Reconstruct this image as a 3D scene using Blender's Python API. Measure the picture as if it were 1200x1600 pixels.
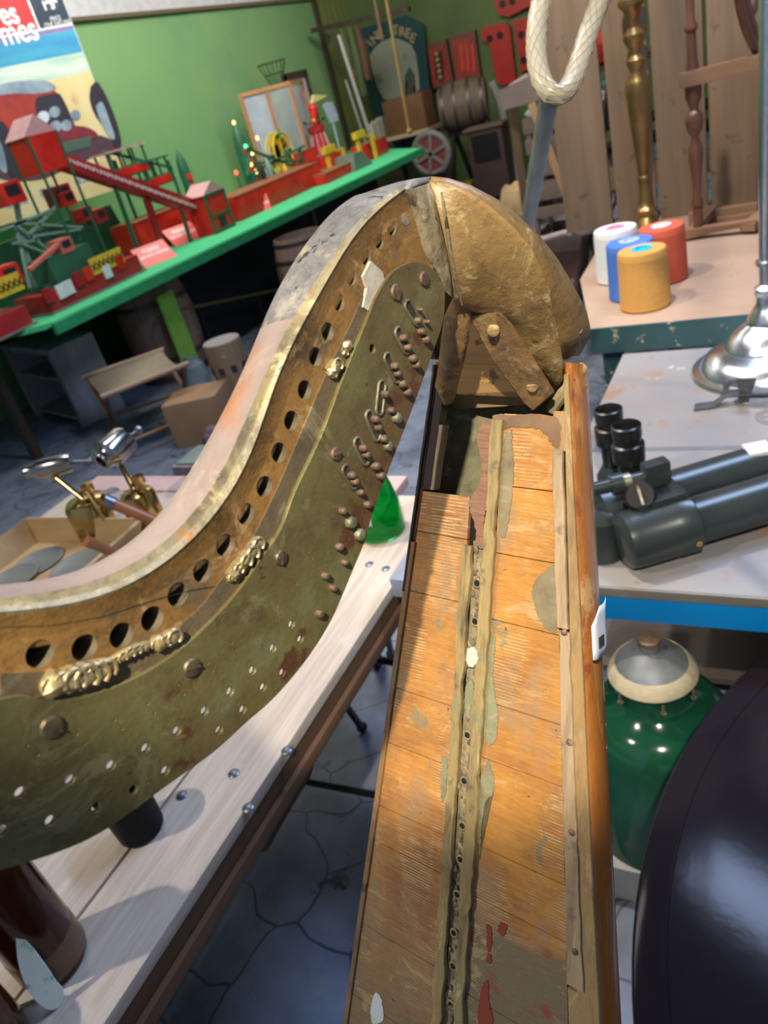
import bpy, bmesh, math, random
from mathutils import Vector, Matrix, noise
random.seed(7)
V = Vector
C = bpy.context.scene.collection
for o in list(bpy.data.objects): bpy.data.objects.remove(o)
sc = bpy.context.scene
PI = math.pi
# ------------------------------------------------------------------ camera
FPX = 1180.0
_p = math.radians(29); _r = math.radians(16); _yaw = math.radians(33)
F = V((0, math.cos(_p), -math.sin(_p))); R0 = V((1, 0, 0)); U0 = R0.cross(F)
R = (R0*math.cos(_r) - U0*math.sin(_r)).normalized(); U = R.cross(F)
Ry = Matrix.Rotation(_yaw, 3, 'Z')
F, R, U = Ry @ F, Ry @ R, Ry @ U
O = V((0, 0, 1.7))
cam = bpy.data.cameras.new('camera'); camo = bpy.data.objects.new('camera', cam); C.objects.link(camo)
camo.matrix_world = Matrix(((R.x, U.x, -F.x, O.x), (R.y, U.y, -F.y, O.y), (R.z, U.z, -F.z, O.z), (0, 0, 0, 1)))
cam.sensor_fit = 'VERTICAL'; cam.sensor_height = 36; cam.sensor_width = 27
cam.lens = FPX/1600*36; cam.clip_start = .01; cam.clip_end = 60
cam.dof.use_dof = True; cam.dof.focus_distance = .46; cam.dof.aperture_fstop = 13
sc.camera = camo
# ------------------------------------------------------------------ light and exposure
vs = sc.view_settings
vs.view_transform = 'Standard'; vs.look = 'None'; vs.gamma = 1; vs.use_curve_mapping = False; vs.exposure = 0.0
wd = bpy.data.worlds.new('hall_ambient'); sc.world = wd; wd.use_nodes = True
wd.node_tree.nodes['Background'].inputs[0].default_value = (.55, .66, .88, 1)
wd.node_tree.nodes['Background'].inputs[1].default_value = .36
def lamp(kind, name, loc, target, energy, col, **kw):
    l = bpy.data.lights.new(name, kind); l.energy = energy; l.color = col
    for k, v in kw.items(): setattr(l, k, v)
    o = bpy.data.objects.new(name, l); C.objects.link(o); o.location = loc
    o.rotation_euler = (V(target)-V(loc)).to_track_quat('-Z', 'Y').to_euler(); return o
# warm ceiling spots out of frame, added fills for the background, cool daylight from a roof light ahead
lamp('SPOT', 'harp_spot', (.38, -.95, 3.2), (-.17, .42, 1.85), 390, (1, .90, .74), spot_size=math.radians(26), spot_blend=.10, shadow_soft_size=.025)  # cone edge placed to stand in for the camera person's shadow on the soundboard
lamp('SPOT', 'bench_spot', (-2.2, -.9, 3.9), (-.75, .75, .75), 260, (1, .92, .80), spot_size=math.radians(60), spot_blend=.5, shadow_soft_size=.05)
lamp('SPOT', 'right_spot', (-1.6, 1.6, 3.9), (-.1, 2.1, .75), 330, (1, .90, .80), spot_size=math.radians(50), spot_blend=.5, shadow_soft_size=.05)
lamp('AREA', 'roof_light', (.3, 2.6, 3.95), (-.5, 1.0, .8), 110, (.50, .64, 1), shape='RECTANGLE', size=1.7, size_y=.28)
lamp('SPOT', 'rear_fill_spot', (-.6, 1.9, 3.9), (-.35, 4.0, 1.0), 400, (1, .93, .84), spot_size=math.radians(70), spot_blend=.6, shadow_soft_size=.06)  # unseen lamp added to brighten the pallet, candlestick and spinning wheel
lamp('AREA', 'mid_fill_light', (-2.6, 2.6, 3.95), (-4.2, 3.9, .4), 75, (1, .92, .85), shape='RECTANGLE', size=1, size_y=1)  # unseen fill added to brighten the barrel and cabinet area
lamp('AREA', 'display_light', (-4.3, 5.6, 3.9), (-5.2, 6.2, 1.0), 125, (1, .97, .86), shape='RECTANGLE', size=3, size_y=.6)
lamp('AREA', 'far_light', (-3.0, 8.0, 3.9), (-4.0, 11.5, .8), 130, (1, .93, .82), shape='RECTANGLE', size=3, size_y=1)

# ------------------------------------------------------------------ geometry helpers
def ray(x, y): return F + R*((x-600)/FPX) - U*((y-800)/FPX)
def pl(x, y, P, N):
    d = ray(x, y); return O + d*(((P-O).dot(N))/d.dot(N))
def atz(x, y, z): return pl(x, y, V((0, 0, z)), V((0, 0, 1)))
def atx(x, y, X): return pl(x, y, V((X, 0, 0)), V((1, 0, 0)))
def aty(x, y, Y): return pl(x, y, V((0, Y, 0)), V((0, 1, 0)))
def BM(): return bmesh.new()
def box(bm, c, s, rot=None, bev=0):
    c = V(c); r = bmesh.ops.create_cube(bm, size=1)
    M = Matrix.Translation(c) @ ((rot.to_4x4() if rot else Matrix.Identity(4))) @ Matrix.Diagonal((s[0], s[1], s[2], 1))
    bmesh.ops.transform(bm, matrix=M, verts=r['verts'])
    if bev:
        es = list({e for v in r['verts'] for e in v.link_edges})
        bmesh.ops.bevel(bm, geom=es, offset=bev, segments=2, affect='EDGES', profile=.7)
    return bm
def bb(bm, a, b, bev=0):
    a, b = V(a), V(b); return box(bm, (a+b)/2, [abs(b[i]-a[i]) for i in range(3)], None, bev)
def frame_from(d, up=V((0, 0, 1))):
    d = V(d).normalized()
    if abs(d.dot(up)) > .99: up = V((1, 0, 0))
    x = up.cross(d).normalized(); y = d.cross(x)
    return Matrix((x, y, d)).transposed()
def bar(bm, a, b, w, h, bev=0, up=V((0, 0, 1))):          # rectangular bar from a to b
    a, b = V(a), V(b); return box(bm, (a+b)/2, (w, h, (b-a).length), frame_from(b-a, up), bev)
def loft(bm, rings, cap=True, closed=True):
    rv = [[bm.verts.new(p) for p in r] for r in rings]
    n = len(rings[0])
    for i in range(len(rv)-1):
        for j in range(n if closed else n-1):
            k = (j+1) % n
            try: bm.faces.new((rv[i][j], rv[i][k], rv[i+1][k], rv[i+1][j]))
            except ValueError: pass
    if cap and closed:
        bm.faces.new(rv[0][::-1]); bm.faces.new(rv[-1])
    return rv
def rod(bm, a, b, r1, r2=None, n=14, cap=True):
    a, b = V(a), V(b); r2 = r1 if r2 is None else r2; m = frame_from(b-a)
    c = [V((math.cos(2*PI*i/n), math.sin(2*PI*i/n), 0)) for i in range(n)]
    loft(bm, [[a+m@(q*r1) for q in c], [b+m@(q*r2) for q in c]], cap); return bm
def tube(bm, pts, r, n=10, closed=False):
    pts = [V(p) for p in pts]; N = len(pts); rs = r if isinstance(r, (list, tuple)) else [r]*N
    rings = []; prev = None
    for i, p in enumerate(pts):
        t = (pts[(i+1) % N if closed else min(i+1, N-1)] - pts[(i-1) if (closed or i) else 0]).normalized()
        if prev is None: m = frame_from(t); x = m.col[0].copy()
        else: x = (prev - t*prev.dot(t)).normalized()
        y = t.cross(x); prev = x
        rings.append([p + (x*math.cos(2*PI*k/n)+y*math.sin(2*PI*k/n))*rs[i] for k in range(n)])
    if closed: rings.append(rings[0]); loft(bm, rings, False); bmesh.ops.remove_doubles(bm, verts=bm.verts, dist=1e-6)
    else: loft(bm, rings)
    return bm
def spline(pts, n=8):                                     # Catmull-Rom through points
    P = [V(p) for p in pts]; P = [P[0]*2-P[1]]+P+[P[-1]*2-P[-2]]; out = []
    for i in range(1, len(P)-2):
        a, b, c, d = P[i-1:i+3]
        for k in range(n):
            t = k/n; out.append(.5*((2*b)+(c-a)*t+(2*a-5*b+4*c-d)*t*t+(3*b-a-3*c+d)*t**3))
    out.append(P[-2]); return out
def lathe(bm, prof, o, axis=(0, 0, 1), n=28, squash=1):   # prof [(r, h)]
    o = V(o); m = frame_from(axis); rings = []
    for r, h in prof:
        rings.append([o + m@V((math.cos(2*PI*i/n)*max(r, 1e-4), math.sin(2*PI*i/n)*max(r, 1e-4)*squash, h)) for i in range(n)])
    loft(bm, rings); return bm
def prism(bm, poly, d):                                   # polygon (3-D points) extruded by d
    a = [bm.verts.new(p) for p in poly]; b = [bm.verts.new(V(p)+V(d)) for p in poly]; n = len(a)
    f = bm.faces.new(a); g = bm.faces.new(b[::-1])
    for i in range(n): bm.faces.new((a[i], b[i], b[(i+1) % n], a[(i+1) % n]))
    bmesh.ops.triangulate(bm, faces=[f, g]); return bm
def blob(bm, c, r, sc3=(1, 1, 1), sub=2, nz=0, rot=None):
    q = bmesh.ops.create_icosphere(bm, subdivisions=sub, radius=1)
    M = Matrix.Translation(V(c)) @ (rot.to_4x4() if rot else Matrix.Identity(4)) @ Matrix.Diagonal((r*sc3[0], r*sc3[1], r*sc3[2], 1))
    for v in q['verts']:
        if nz: v.co *= 1+nz*noise.noise(v.co*2.3+V(c)*37)
    bmesh.ops.transform(bm, matrix=M, verts=q['verts']); return bm
def flat(outer, holes, t, bev=0, res=2):                  # 2-D outline with holes, thickness t, in local XY -> bmesh
    cu = bpy.data.curves.new('t', 'CURVE'); cu.dimensions = '2D'; cu.fill_mode = 'BOTH'; cu.extrude = t/2-bev; cu.bevel_depth = bev; cu.bevel_resolution = res
    for pts in [outer]+list(holes):
        s = cu.splines.new('POLY'); s.points.add(len(pts)-1); s.use_cyclic_u = True
        for i, p in enumerate(pts): s.points[i].co = (p[0], p[1], 0, 1)
    return curve_bm(cu)
def curve_bm(cu):
    o = bpy.data.objects.new('t', cu); C.objects.link(o); bpy.context.view_layer.update()
    me = bpy.data.meshes.new_from_object(o.evaluated_get(bpy.context.evaluated_depsgraph_get()))
    bm = BM(); bm.from_mesh(me); bpy.data.objects.remove(o); bpy.data.curves.remove(cu); bpy.data.meshes.remove(me); return bm
def circ(c, r, n=16, sq=1, rot=0):
    out = []
    for i in range(n):
        x, y = r*math.cos(2*PI*i/n), r*sq*math.sin(2*PI*i/n)
        out.append((c[0]+x*math.cos(rot)-y*math.sin(rot), c[1]+x*math.sin(rot)+y*math.cos(rot)))
    return out
def text_bm(s, size, t=.0005, align='CENTER', bold=0, sp=1.0):
    cu = bpy.data.curves.new('t', 'FONT'); cu.body = s; cu.size = size; cu.extrude = t; cu.align_x = align; cu.align_y = 'CENTER'; cu.offset = bold; cu.space_line = sp
    return curve_bm(cu)
# ------------------------------------------------------------------ objects
def mw(o):
    m = o.matrix_basis.copy()
    while o.parent: o = o.parent; m = o.matrix_basis @ m
    return m
def obj(name, bm, mat, parent=None, M=None, smooth=35):
    bmesh.ops.recalc_face_normals(bm, faces=bm.faces)
    if M is None:
        if parent is not None: M = mw(parent)
        else:
            xs = [v.co for v in bm.verts]; lo = [min(v[i] for v in xs) for i in range(3)]; hi = [max(v[i] for v in xs) for i in range(3)]
            M = Matrix.Translation(((lo[0]+hi[0])/2, (lo[1]+hi[1])/2, lo[2]))
        bmesh.ops.transform(bm, matrix=M.inverted(), verts=bm.verts)
    me = bpy.data.meshes.new(name); bm.to_mesh(me); bm.free()
    for p in me.polygons: p.use_smooth = True
    if smooth: me.set_sharp_from_angle(angle=math.radians(smooth))
    for m in (mat if isinstance(mat, (list, tuple)) else [mat]): me.materials.append(m)
    o = bpy.data.objects.new(name, me); C.objects.link(o)
    if parent is not None:
        o.parent = parent; o.matrix_basis = mw(parent).inverted() @ M
    else: o.matrix_basis = M
    return o
def tag(o, label, cat, group=None):
    o['label'] = label; o['category'] = cat
    if group: o['group'] = group
    return o
def thing(name, label, cat, loc, group=None, M=None):
    o = bpy.data.objects.new(name, None); C.objects.link(o); o.empty_display_size = .02
    o.matrix_basis = M if M is not None else Matrix.Translation(V(loc))
    return tag(o, label, cat, group)
def struct(name, bm, mat):
    o = obj(name, bm, mat); o['kind'] = 'structure'; return o
# ------------------------------------------------------------------ materials
def N(nt, t, **kw):
    n = nt.nodes.new(t)
    for k, v in kw.items():
        if k in n.inputs: n.inputs[k].default_value = v
        else: setattr(n, k, v)
    return n
def mathn(nt, op, a, b=None, clamp=False):
    n = nt.nodes.new('ShaderNodeMath'); n.operation = op; n.use_clamp = clamp
    for i, q in enumerate((a, b)):
        if q is None: continue
        if isinstance(q, (int, float)): n.inputs[i].default_value = q
        else: nt.links.new(q, n.inputs[i])
    return n.outputs[0]
def mixc(nt, f, a, b):
    n = nt.nodes.new('ShaderNodeMix'); n.data_type = 'RGBA'
    for i, q in ((0, f), (6, a), (7, b)):
        if isinstance(q, (int, float)): n.inputs[i].default_value = q
        elif isinstance(q, tuple): n.inputs[i].default_value = (*q[:3], 1)
        else: nt.links.new(q, n.inputs[i])
    return n.outputs[2]
def noi(nt, vec, scale, detail=5, rough=.6, dist=0):
    n = N(nt, 'ShaderNodeTexNoise', Scale=scale, Detail=detail, Roughness=rough, Distortion=dist); nt.links.new(vec, n.inputs['Vector']); return n.outputs[0]
def ramp(nt, f, lo, hi):
    n = nt.nodes.new('ShaderNodeMapRange'); n.inputs[1].default_value = lo; n.inputs[2].default_value = hi; nt.links.new(f, n.inputs[0]); return n.outputs[0]
def mapped(nt, s=(1, 1, 1), loc=(0, 0, 0), rot=(0, 0, 0)):
    tc = nt.nodes.new('ShaderNodeTexCoord'); m = nt.nodes.new('ShaderNodeMapping'); m.inputs['Scale'].default_value = s; m.inputs['Location'].default_value = loc; m.inputs['Rotation'].default_value = rot
    nt.links.new(tc.outputs['Object'], m.inputs[0]); return m.outputs[0]
_mc = {}
def M_(name, col, rough=.5, metal=0, col2=None, scale=12, stretch=(1, 1, 1), bump=.0, bscale=60, layers=(), trans=0, emit=0, coat=0, alpha=1, ior=1.45, spec=.5, rvar=0, rot=(0, 0, 0), bd=.0012):
    if name in _mc: return _mc[name]
    m = bpy.data.materials.new(name); m.use_nodes = True; nt = m.node_tree; b = nt.nodes['Principled BSDF']; _mc[name] = m
    b.inputs['Roughness'].default_value = rough; b.inputs['Metallic'].default_value = metal; b.inputs['IOR'].default_value = ior
    b.inputs['Specular IOR Level'].default_value = spec
    if trans: b.inputs['Transmission Weight'].default_value = trans
    if coat: b.inputs['Coat Weight'].default_value = coat; b.inputs['Coat Roughness'].default_value = .08
    if alpha < 1: b.inputs['Alpha'].default_value = alpha
    vec = mapped(nt, stretch, rot=rot); plain = mapped(nt)
    col2 = col2 or tuple(c*.82 for c in col)
    c = mixc(nt, ramp(nt, noi(nt, vec, scale), .35, .65), col, col2)
    for i, (lc, ls, th, soft) in enumerate(layers):
        n = noi(nt, mapped(nt, (1, 1, 1), (i*3.1+1, i*1.7, 2.2)), ls, 6, .65)
        c = mixc(nt, ramp(nt, n, th, th+soft), c, lc)
    nt.links.new(c, b.inputs['Base Color'])
    if emit: nt.links.new(c, b.inputs['Emission Color']); b.inputs['Emission Strength'].default_value = emit
    if rvar:
        nt.links.new(mathn(nt, 'ADD', mathn(nt, 'MULTIPLY', noi(nt, plain, scale*2), rvar*2), rough-rvar, True), b.inputs['Roughness'])
    if bump:
        bn = nt.nodes.new('ShaderNodeBump'); bn.inputs['Strength'].default_value = bump; bn.inputs['Distance'].default_value = bd
        nt.links.new(noi(nt, mapped(nt, stretch, rot=rot), bscale, 6, .7), bn.inputs['Height']); nt.links.new(bn.outputs[0], b.inputs['Normal'])
    return m
def wood(name, col, col2, axis='x', rough=.55, layers=(), bump=.25, scale=14, coat=0):
    st = {'x': (.06, 1, 1), 'y': (1, .06, 1), 'z': (1, 1, .06)}[axis]
    return M_(name, col, rough, 0, col2, scale, st, bump, scale*4, layers, coat=coat)

def grunge(m, dark, light, k=.6, sc1=38, sc2=170, st=(1, 1, 1), bump=.5):
    """old dirt in the pores, rubbed pale high spots and small chips, all fixed to the surface"""
    nt = m.node_tree; b = nt.nodes['Principled BSDF']; ln = b.inputs['Base Color'].links; src = ln[0].from_socket
    v1 = mapped(nt, st, (7, 3, 1)); v2 = mapped(nt, st, (1, 9, 4))
    n1 = noi(nt, v1, sc1, 9, .72); n2 = noi(nt, v2, sc2, 6, .7); n3 = noi(nt, v2, sc1*.6, 8, .75, 1.2)
    c = mixc(nt, mathn(nt, 'MULTIPLY', ramp(nt, n1, .50, .66), k), src, dark)
    c = mixc(nt, mathn(nt, 'MULTIPLY', ramp(nt, n2, .55, .72), k*.8), c, dark)
    c = mixc(nt, mathn(nt, 'MULTIPLY', ramp(nt, n3, .56, .62), k), c, light)
    c = mixc(nt, mathn(nt, 'MULTIPLY', ramp(nt, n2, .42, .28), k*.6), c, light)
    nt.links.new(c, b.inputs['Base Color'])
    nb = nt.nodes.new('ShaderNodeBump'); nb.inputs['Strength'].default_value = bump; nb.inputs['Distance'].default_value = .0008
    nt.links.new(mathn(nt, 'ADD', n2, mathn(nt, 'MULTIPLY', n3, 1.5)), nb.inputs['Height'])
    if b.inputs['Normal'].links: nt.links.new(b.inputs['Normal'].links[0].from_socket, nb.inputs['Normal'])
    nt.links.new(nb.outputs[0], b.inputs['Normal'])
# ------------------------------------------------------------------ the room
m_floor = M_('stone_floor', (.25, .29, .37), .34, 0, (.10, .12, .17), 3.2, bump=.5, bscale=9, layers=(((.34, .34, .35), 2.1, .58, .1), ((.05, .06, .08), 7, .62, .05)), rvar=.12)
def crack_floor():
    m = m_floor; nt = m.node_tree; b = nt.nodes['Principled BSDF']
    v = nt.nodes.new('ShaderNodeTexVoronoi'); v.feature = 'DISTANCE_TO_EDGE'; v.inputs['Scale'].default_value = 4.2
    w = mapped(nt); nn = nt.nodes.new('ShaderNodeTexNoise'); nn.inputs['Scale'].default_value = 5; nt.links.new(w, nn.inputs['Vector'])
    ad = nt.nodes.new('ShaderNodeVectorMath'); ad.operation = 'ADD'; sc_ = nt.nodes.new('ShaderNodeVectorMath'); sc_.operation = 'SCALE'; sc_.inputs[3].default_value = .14
    nt.links.new(nn.outputs['Color'], sc_.inputs[0]); nt.links.new(w, ad.inputs[0]); nt.links.new(sc_.outputs[0], ad.inputs[1]); nt.links.new(ad.outputs[0], v.inputs['Vector'])
    f = ramp(nt, v.outputs['Distance'], .004, .018)
    src = b.inputs['Base Color'].links[0].from_socket
    nt.links.new(mixc(nt, f, (.055, .065, .085), src), b.inputs['Base Color'])
crack_floor()
bm = BM(); bb(bm, (-9, -2, -.1), (5, 13, 0)); struct('floor', bm, m_floor)
m_gwall = M_('lime_green_paint', (.23, .40, .17), .55, 0, (.19, .36, .16), .5, bump=.05, bscale=30, layers=(((.11, .29, .17), .5, .50, .3),))
m_owall = M_('olive_green_paint', (.085, .135, .035), .6, 0, (.06, .10, .03), 1.5, bump=.1, bscale=30)
m_white = M_('white_board', (.62, .62, .66), .6)
WX = -6.0; WY = 12.0; CY = atx(487, 6, WX).y; WT = atx(480, 1, WX).z
bm = BM(); bb(bm, (WX-.15, -2, 0), (WX, CY, WT)); struct('wall_left', bm, m_gwall)
bm = BM(); bb(bm, (WX-.15, -2, WT+.02), (WX+.03, CY, 4.1)); struct('wall_upper', bm, m_white)
bm = BM(); bb(bm, (WX-.02, -2, WT-.005), (WX+.05, CY, WT+.03)); struct('trim_1', bm, M_('brown_trim', (.16, .12, .08)))
bm = BM(); bb(bm, (WX-.05, CY-.02, 0), (WX+.05, CY+.05, 4.1)); struct('trim_2', bm, M_('dark_post', (.05, .045, .03)))
# recess behind the corner, boarded in tongue and groove
bm = BM()
for i in range(14):
    y = CY+.05+i*.18; bb(bm, (WX-.12, y, 0), (WX, y+.172, 4.1), .004)
struct('wall_recess', bm, M_('olive_boards', (.22, .25, .07), .6, 0, (.16, .2, .06), 3))
bm = BM(); bb(bm, (-9, WY, 0), (5, WY+.15, 4.2)); struct('wall_far', bm, m_owall)
bm = BM(); bb(bm, (-9, -2, 4.1), (5, 13, 4.2)); struct('ceiling', bm, M_('dark_ceiling', (.12, .13, .14), .8))

# ------------------------------------------------------------------ the harp
ANG = math.radians(169)
NA = V((math.cos(ANG), math.sin(ANG), 0)); HW = -NA; HA = V((-NA.y, NA.x, 0)); HZ = V((0, 0, 1))
S0 = O + ray(700, 640)*.45
def H(a, w, z): return S0 + HA*a + HW*w + HZ*z
def toH(P): v = P-S0; return V((v.dot(HA), v.dot(HW), v.dot(HZ)))
def NP(x, y, w=.02):                                     # point on the neck's side face seen at a pixel, harp frame
    return toH(pl(x, y, H(0, w, 0), HW))
th = math.radians(63.2)
BD = HA*math.cos(th) - HZ*math.sin(th); B0 = H(0, 0, -.1077); BN = HA*math.sin(th) + HZ*math.cos(th)
MB = Matrix(((HW.x, BD.x, BN.x, B0.x), (HW.y, BD.y, BN.y, B0.y), (HW.z, BD.z, BN.z, B0.z), (0, 0, 0, 1)))
if MB.to_3x3().determinant() < 0: MB = Matrix(((HW.x, BD.x, BN.x, B0.x), (HW.y, BD.y, BN.y, B0.y), (HW.z, BD.z, BN.z, B0.z), (0, 0, 0, 1)))
def bp(x, y, off=0):                                     # (w, s) on the soundboard plane seen at a pixel
    v = pl(x, y, B0+BN*off, BN)-B0; return (v.dot(HW), v.dot(BD))
SB = 1.50                                                 # length of the soundbox below B0
hz = H(0, 0, 0).z
MH = Matrix(((HA.x, HW.x, 0, 0), (HA.y, HW.y, 0, 0), (0, 0, 1, 0), (0, 0, 0, 1))); 
base = H(.50, 0, 0); MH.translation = V((base.x, base.y, 0))
harp = thing('harp', 'old damaged gilt and orange varnished harp with pitted brass neck plate, in the foreground', 'harp', None, M=MH)
MN = Matrix(((HA.x, 0, HW.x, S0.x), (HA.y, 0, HW.y, S0.y), (0, 1, 0, S0.z), (0, 0, 0, 1)))   # local (a, z, w)
PANEL_DET = MN.to_3x3().determinant()

def harp_wood(name, c1, c2, c3, pale, bump=.35, rough=.38, metal=0.0, sc=14):
    return M_(name, c1, rough, metal, c2, sc, (1, 1, 1), bump, 70, layers=((c3, 34, .56, .08), (pale, 22, .62, .06), ((.03, .02, .01), 80, .70, .05)), rvar=.1)
m_gold = harp_wood('worn_gilt_wood', (.36, .20, .055), (.22, .12, .035), (.42, .17, .03), (.50, .42, .24), metal=.05)
m_neckside = harp_wood('neck_side_wood', (.36, .19, .05), (.24, .13, .04), (.17, .12, .06), (.38, .30, .16))
m_gilt = M_('flaking_gilt', (.40, .32, .15), .4, .2, (.30, .27, .19), 40, bump=.8, bscale=90, layers=(((.66, .58, .34), 50, .59, .04), ((.55, .22, .03), 26, .62, .04), ((.12, .10, .07), 60, .64, .03)))
m_top = M_('bare_neck_top', (.36, .27, .23), .40, 0, (.28, .22, .20), 10, (1, 1, 1), .2, 60, layers=(((.42, .19, .10), 9, .60, .1), ((.5, .42, .36), 25, .63, .05)), rvar=.1)
m_topd = M_('cracked_grey_lacquer', (.24, .23, .22), .36, 0, (.13, .12, .11), 22, (1, 1, 1), 1.0, 70, layers=(((.34, .30, .20), 30, .58, .04), ((.025, .02, .018), 60, .60, .02), ((.05, .04, .035), 26, .64, .01)), bd=.003)
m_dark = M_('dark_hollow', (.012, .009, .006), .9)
m_plaster = M_('cracked_filler', (.34, .27, .15), .75, 0, (.22, .18, .10), 40, bump=1.0, bscale=80, layers=(((.06, .045, .03), 55, .6, .04), ((.50, .42, .26), 35, .62, .05)))
m_iron = M_('rusty_strap_iron', (.34, .20, .08), .45, .2, (.18, .115, .06), 45, bump=.7, bscale=110, layers=(((.42, .26, .09), 60, .57, .08), ((.09, .07, .06), 28, .58, .08)))
m_rust = M_('rusty_steel', (.17, .11, .075), .5, .5, (.26, .17, .11), 120, bump=.6, bscale=300, layers=(((.30, .13, .06), 160, .6, .05),))
m_brass = M_('tarnished_brass', (.225, .20, .075), .38, .3, (.165, .135, .05), 30, bump=.2, bscale=220,
             layers=(((.17, .105, .045), 6, .48, .18), ((.26, .27, .13), 12, .56, .14), ((.15, .065, .03), 26, .58, .05), ((.06, .05, .035), 75, .66, .03), ((.17, .24, .13), 38, .68, .06)), rvar=.12)
m_fit = M_('verdigris_brass_fitting', (.27, .28, .17), .45, .5, (.17, .14, .09), 90, bump=.5, bscale=260)

def resample(pts, n):
    P = [V(p) for p in pts]; L = [0]
    for i in range(1, len(P)): L.append(L[-1]+(P[i]-P[i-1]).length)
    out = []; j = 0
    for k in range(n):
        t = L[-1]*k/(n-1)
        while j < len(L)-2 and L[j+1] < t: j += 1
        f = (t-L[j])/max(1e-9, L[j+1]-L[j]); out.append(P[j].lerp(P[j+1], min(1, f)))
    return out
# traced outlines of the neck, turned into positions in the harp's own plane
inner_px = [(0,960),(42,962),(117,954),(183,933),(250,896),(308,846),(354,788),(396,721),(427,598),(464,525),(482,488),(510,447),(542,383),(574,339),(606,319),(633,298)]
upper_px = [(0,933),(42,934),(104,927),(167,908),(233,871),(292,821),(333,767),(371,687),(427,552),(469,475),(501,433),(537,369),(583,319),(636,290)]
sil_px = [(0,913),(62,910),(125,896),(167,877),(200,854),(250,808),(292,746),(346,650),(400,534),(418,479),(446,429),(469,392),(496,355),(524,323),(560,300),(602,287),(629,281),(661,275)]
ext = [(.54, .26), (.50, .24), (.44, .20), (.38, .145), (.33, .102)]
def curve_of(px, w, dz): 
    q = [NP(x, y, w) for x, y in px]; z0 = dz
    return [V((a, z+z0)) for a, z in ext] + [V((p.x, p.z)) for p in q]
def sm2(pts, n):
    c = spline([V((p.x, p.y, 0)) for p in pts], 6); return resample(c, n)
NS = 90
def relax(c, n=6):
    for _ in range(n): c = [c[0]]+[(c[i-1]+c[i]*2+c[i+1])/4 for i in range(1, len(c)-1)]+[c[-1]]
    return c
c_in = relax(sm2(curve_of(inner_px, .02, 0.0), NS), 14) 
def match(curve, i, j0):                                 # point of the curve square-on to station i
    t = (c_in[min(i+1, NS-1)]-c_in[max(i-1, 0)]).normalized(); best = min(range(j0, len(curve)), key=lambda j: abs((curve[j]-c_in[i]).dot(t))+.15*(curve[j]-c_in[i]).length)
    return best
f_up = resample(relax(sm2(curve_of(upper_px, .0150, .0), 110), 18), 600); f_si = resample(relax(sm2(curve_of(sil_px, -.011, .0), 110), 10), 600); ju = js_ = 0
nnl = []
rings = []
for i in range(NS):
    ju = match(f_up, i, ju); js_ = match(f_si, i, js_)
    a, b, c = c_in[i], f_up[ju], f_si[js_]
    up = V((a.x, a.y, .02)); t = (c_in[min(i+1, NS-1)]-c_in[max(i-1, 0)]).normalized(); nn = V((t.y, -t.x, 0))
    if nn.y < 0: nn = -nn
    nnl.append(nn)
    P0 = V((a.x, a.y, .0201)); P3 = V((b.x, b.y, .0150)); P4 = V((c.x, c.y, -.011))
    rg = [P0, P0+nn*.0012+V((0, 0, .0007)), P0.lerp(P3, .45)+nn*.0006+V((0, 0, .0012)), P0.lerp(P3, .6)-nn*.0006, P0.lerp(P3, .85)+nn*.0010, P3,
          P3.lerp(P4, .35)+nn*.0012, P3.lerp(P4, .7)+nn*.0010, P4, V((P4.x, P4.y, -.0145))-nn*.003, V((P4.x, P4.y, -.017))-nn*.010, V((P4.x, P4.y, -.012))-nn*.016, V((a.x, a.y, .019))-nn*.012, V((a.x, a.y, .0201))-nn*.008]
    rings.append(rg)
NECK_END = [rings[-1][0], rings[-1][5], rings[-1][7], rings[-1][8], rings[-1][9]]
bm = BM(); rv = loft(bm, rings)
_q = NP(474, 492); cut = min(range(NS), key=lambda i: (c_in[i]-V((_q.x, _q.z, 0))).length)
for f in bm.faces:
    ids = {}
idx = {v: (i, j) for i, r_ in enumerate(rv) for j, v in enumerate(r_)}
for f in bm.faces:
    js = sorted({idx[v][1] for v in f.verts}); i0 = min(idx[v][0] for v in f.verts)
    if len(js) == 2 and js[0] <= 4 and js[1] <= 5: f.material_index = 1
    elif len(js) == 2 and 5 <= js[0] <= 8: f.material_index = 0 if i0 < cut else 2
    else: f.material_index = 3
neck_top = obj('neck_moulding', bm, [m_top, m_gilt, m_topd, m_neckside], harp, MN); neck_top['label'] = 'gilt edged top of the neck'
# the drilled side of the neck
holes_px = [(62,1022),(132,1012),(190,993),(238,967),(278,929),(317,892),(352,852),(384,803),(413,760),(436,707),(455,657),(476,609),(493,557),(512,518),(529,472),(548,432),(571,401),(592,376),(612,355),(634,342)]
plin = [(0,1092),(75,1096),(138,1087),(208,1060),(267,1025),(317,983),(367,929),(408,871),(438,827),(460,768),(501,681),(537,585),(570,506),(584,470),(606,432),(629,415),(652,410)]
plout = [(675,422),(690,443),(693,470),(689,507),(675,548),(657,598),(638,649),(615,708),(592,768),(574,822),(570,840),(545,900),(517,965),(480,1025),(430,1085),(380,1130),(330,1175),(260,1225),(170,1290),(100,1325),(0,1357)]
def np2(x, y, w=.02): p = NP(x, y, w); return V((p.x, p.z))
lower_px = [(690,470),(668,520),(640,560),(600,640),(560,720),(520,800),(480,880),(440,950),(390,1010),(330,1065),(250,1120),(150,1165),(60,1190),(0,1195)]
low = [np2(*q) for q in lower_px] + [V((a-.01, z-.075)) for a, z in ext[::-1]]
top_e = [V((c_in[i].x, c_in[i].y)) - V((nnl[i].x, nnl[i].y))*.0075 for i in range(NS)]
outer = top_e + [np2(655, 330), np2(672, 400)] + low
hl = [circ(np2(*q), .0037+.0011*min(1, max(0, q[1]-350)/600), 18) for q in holes_px[:-1]]
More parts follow.
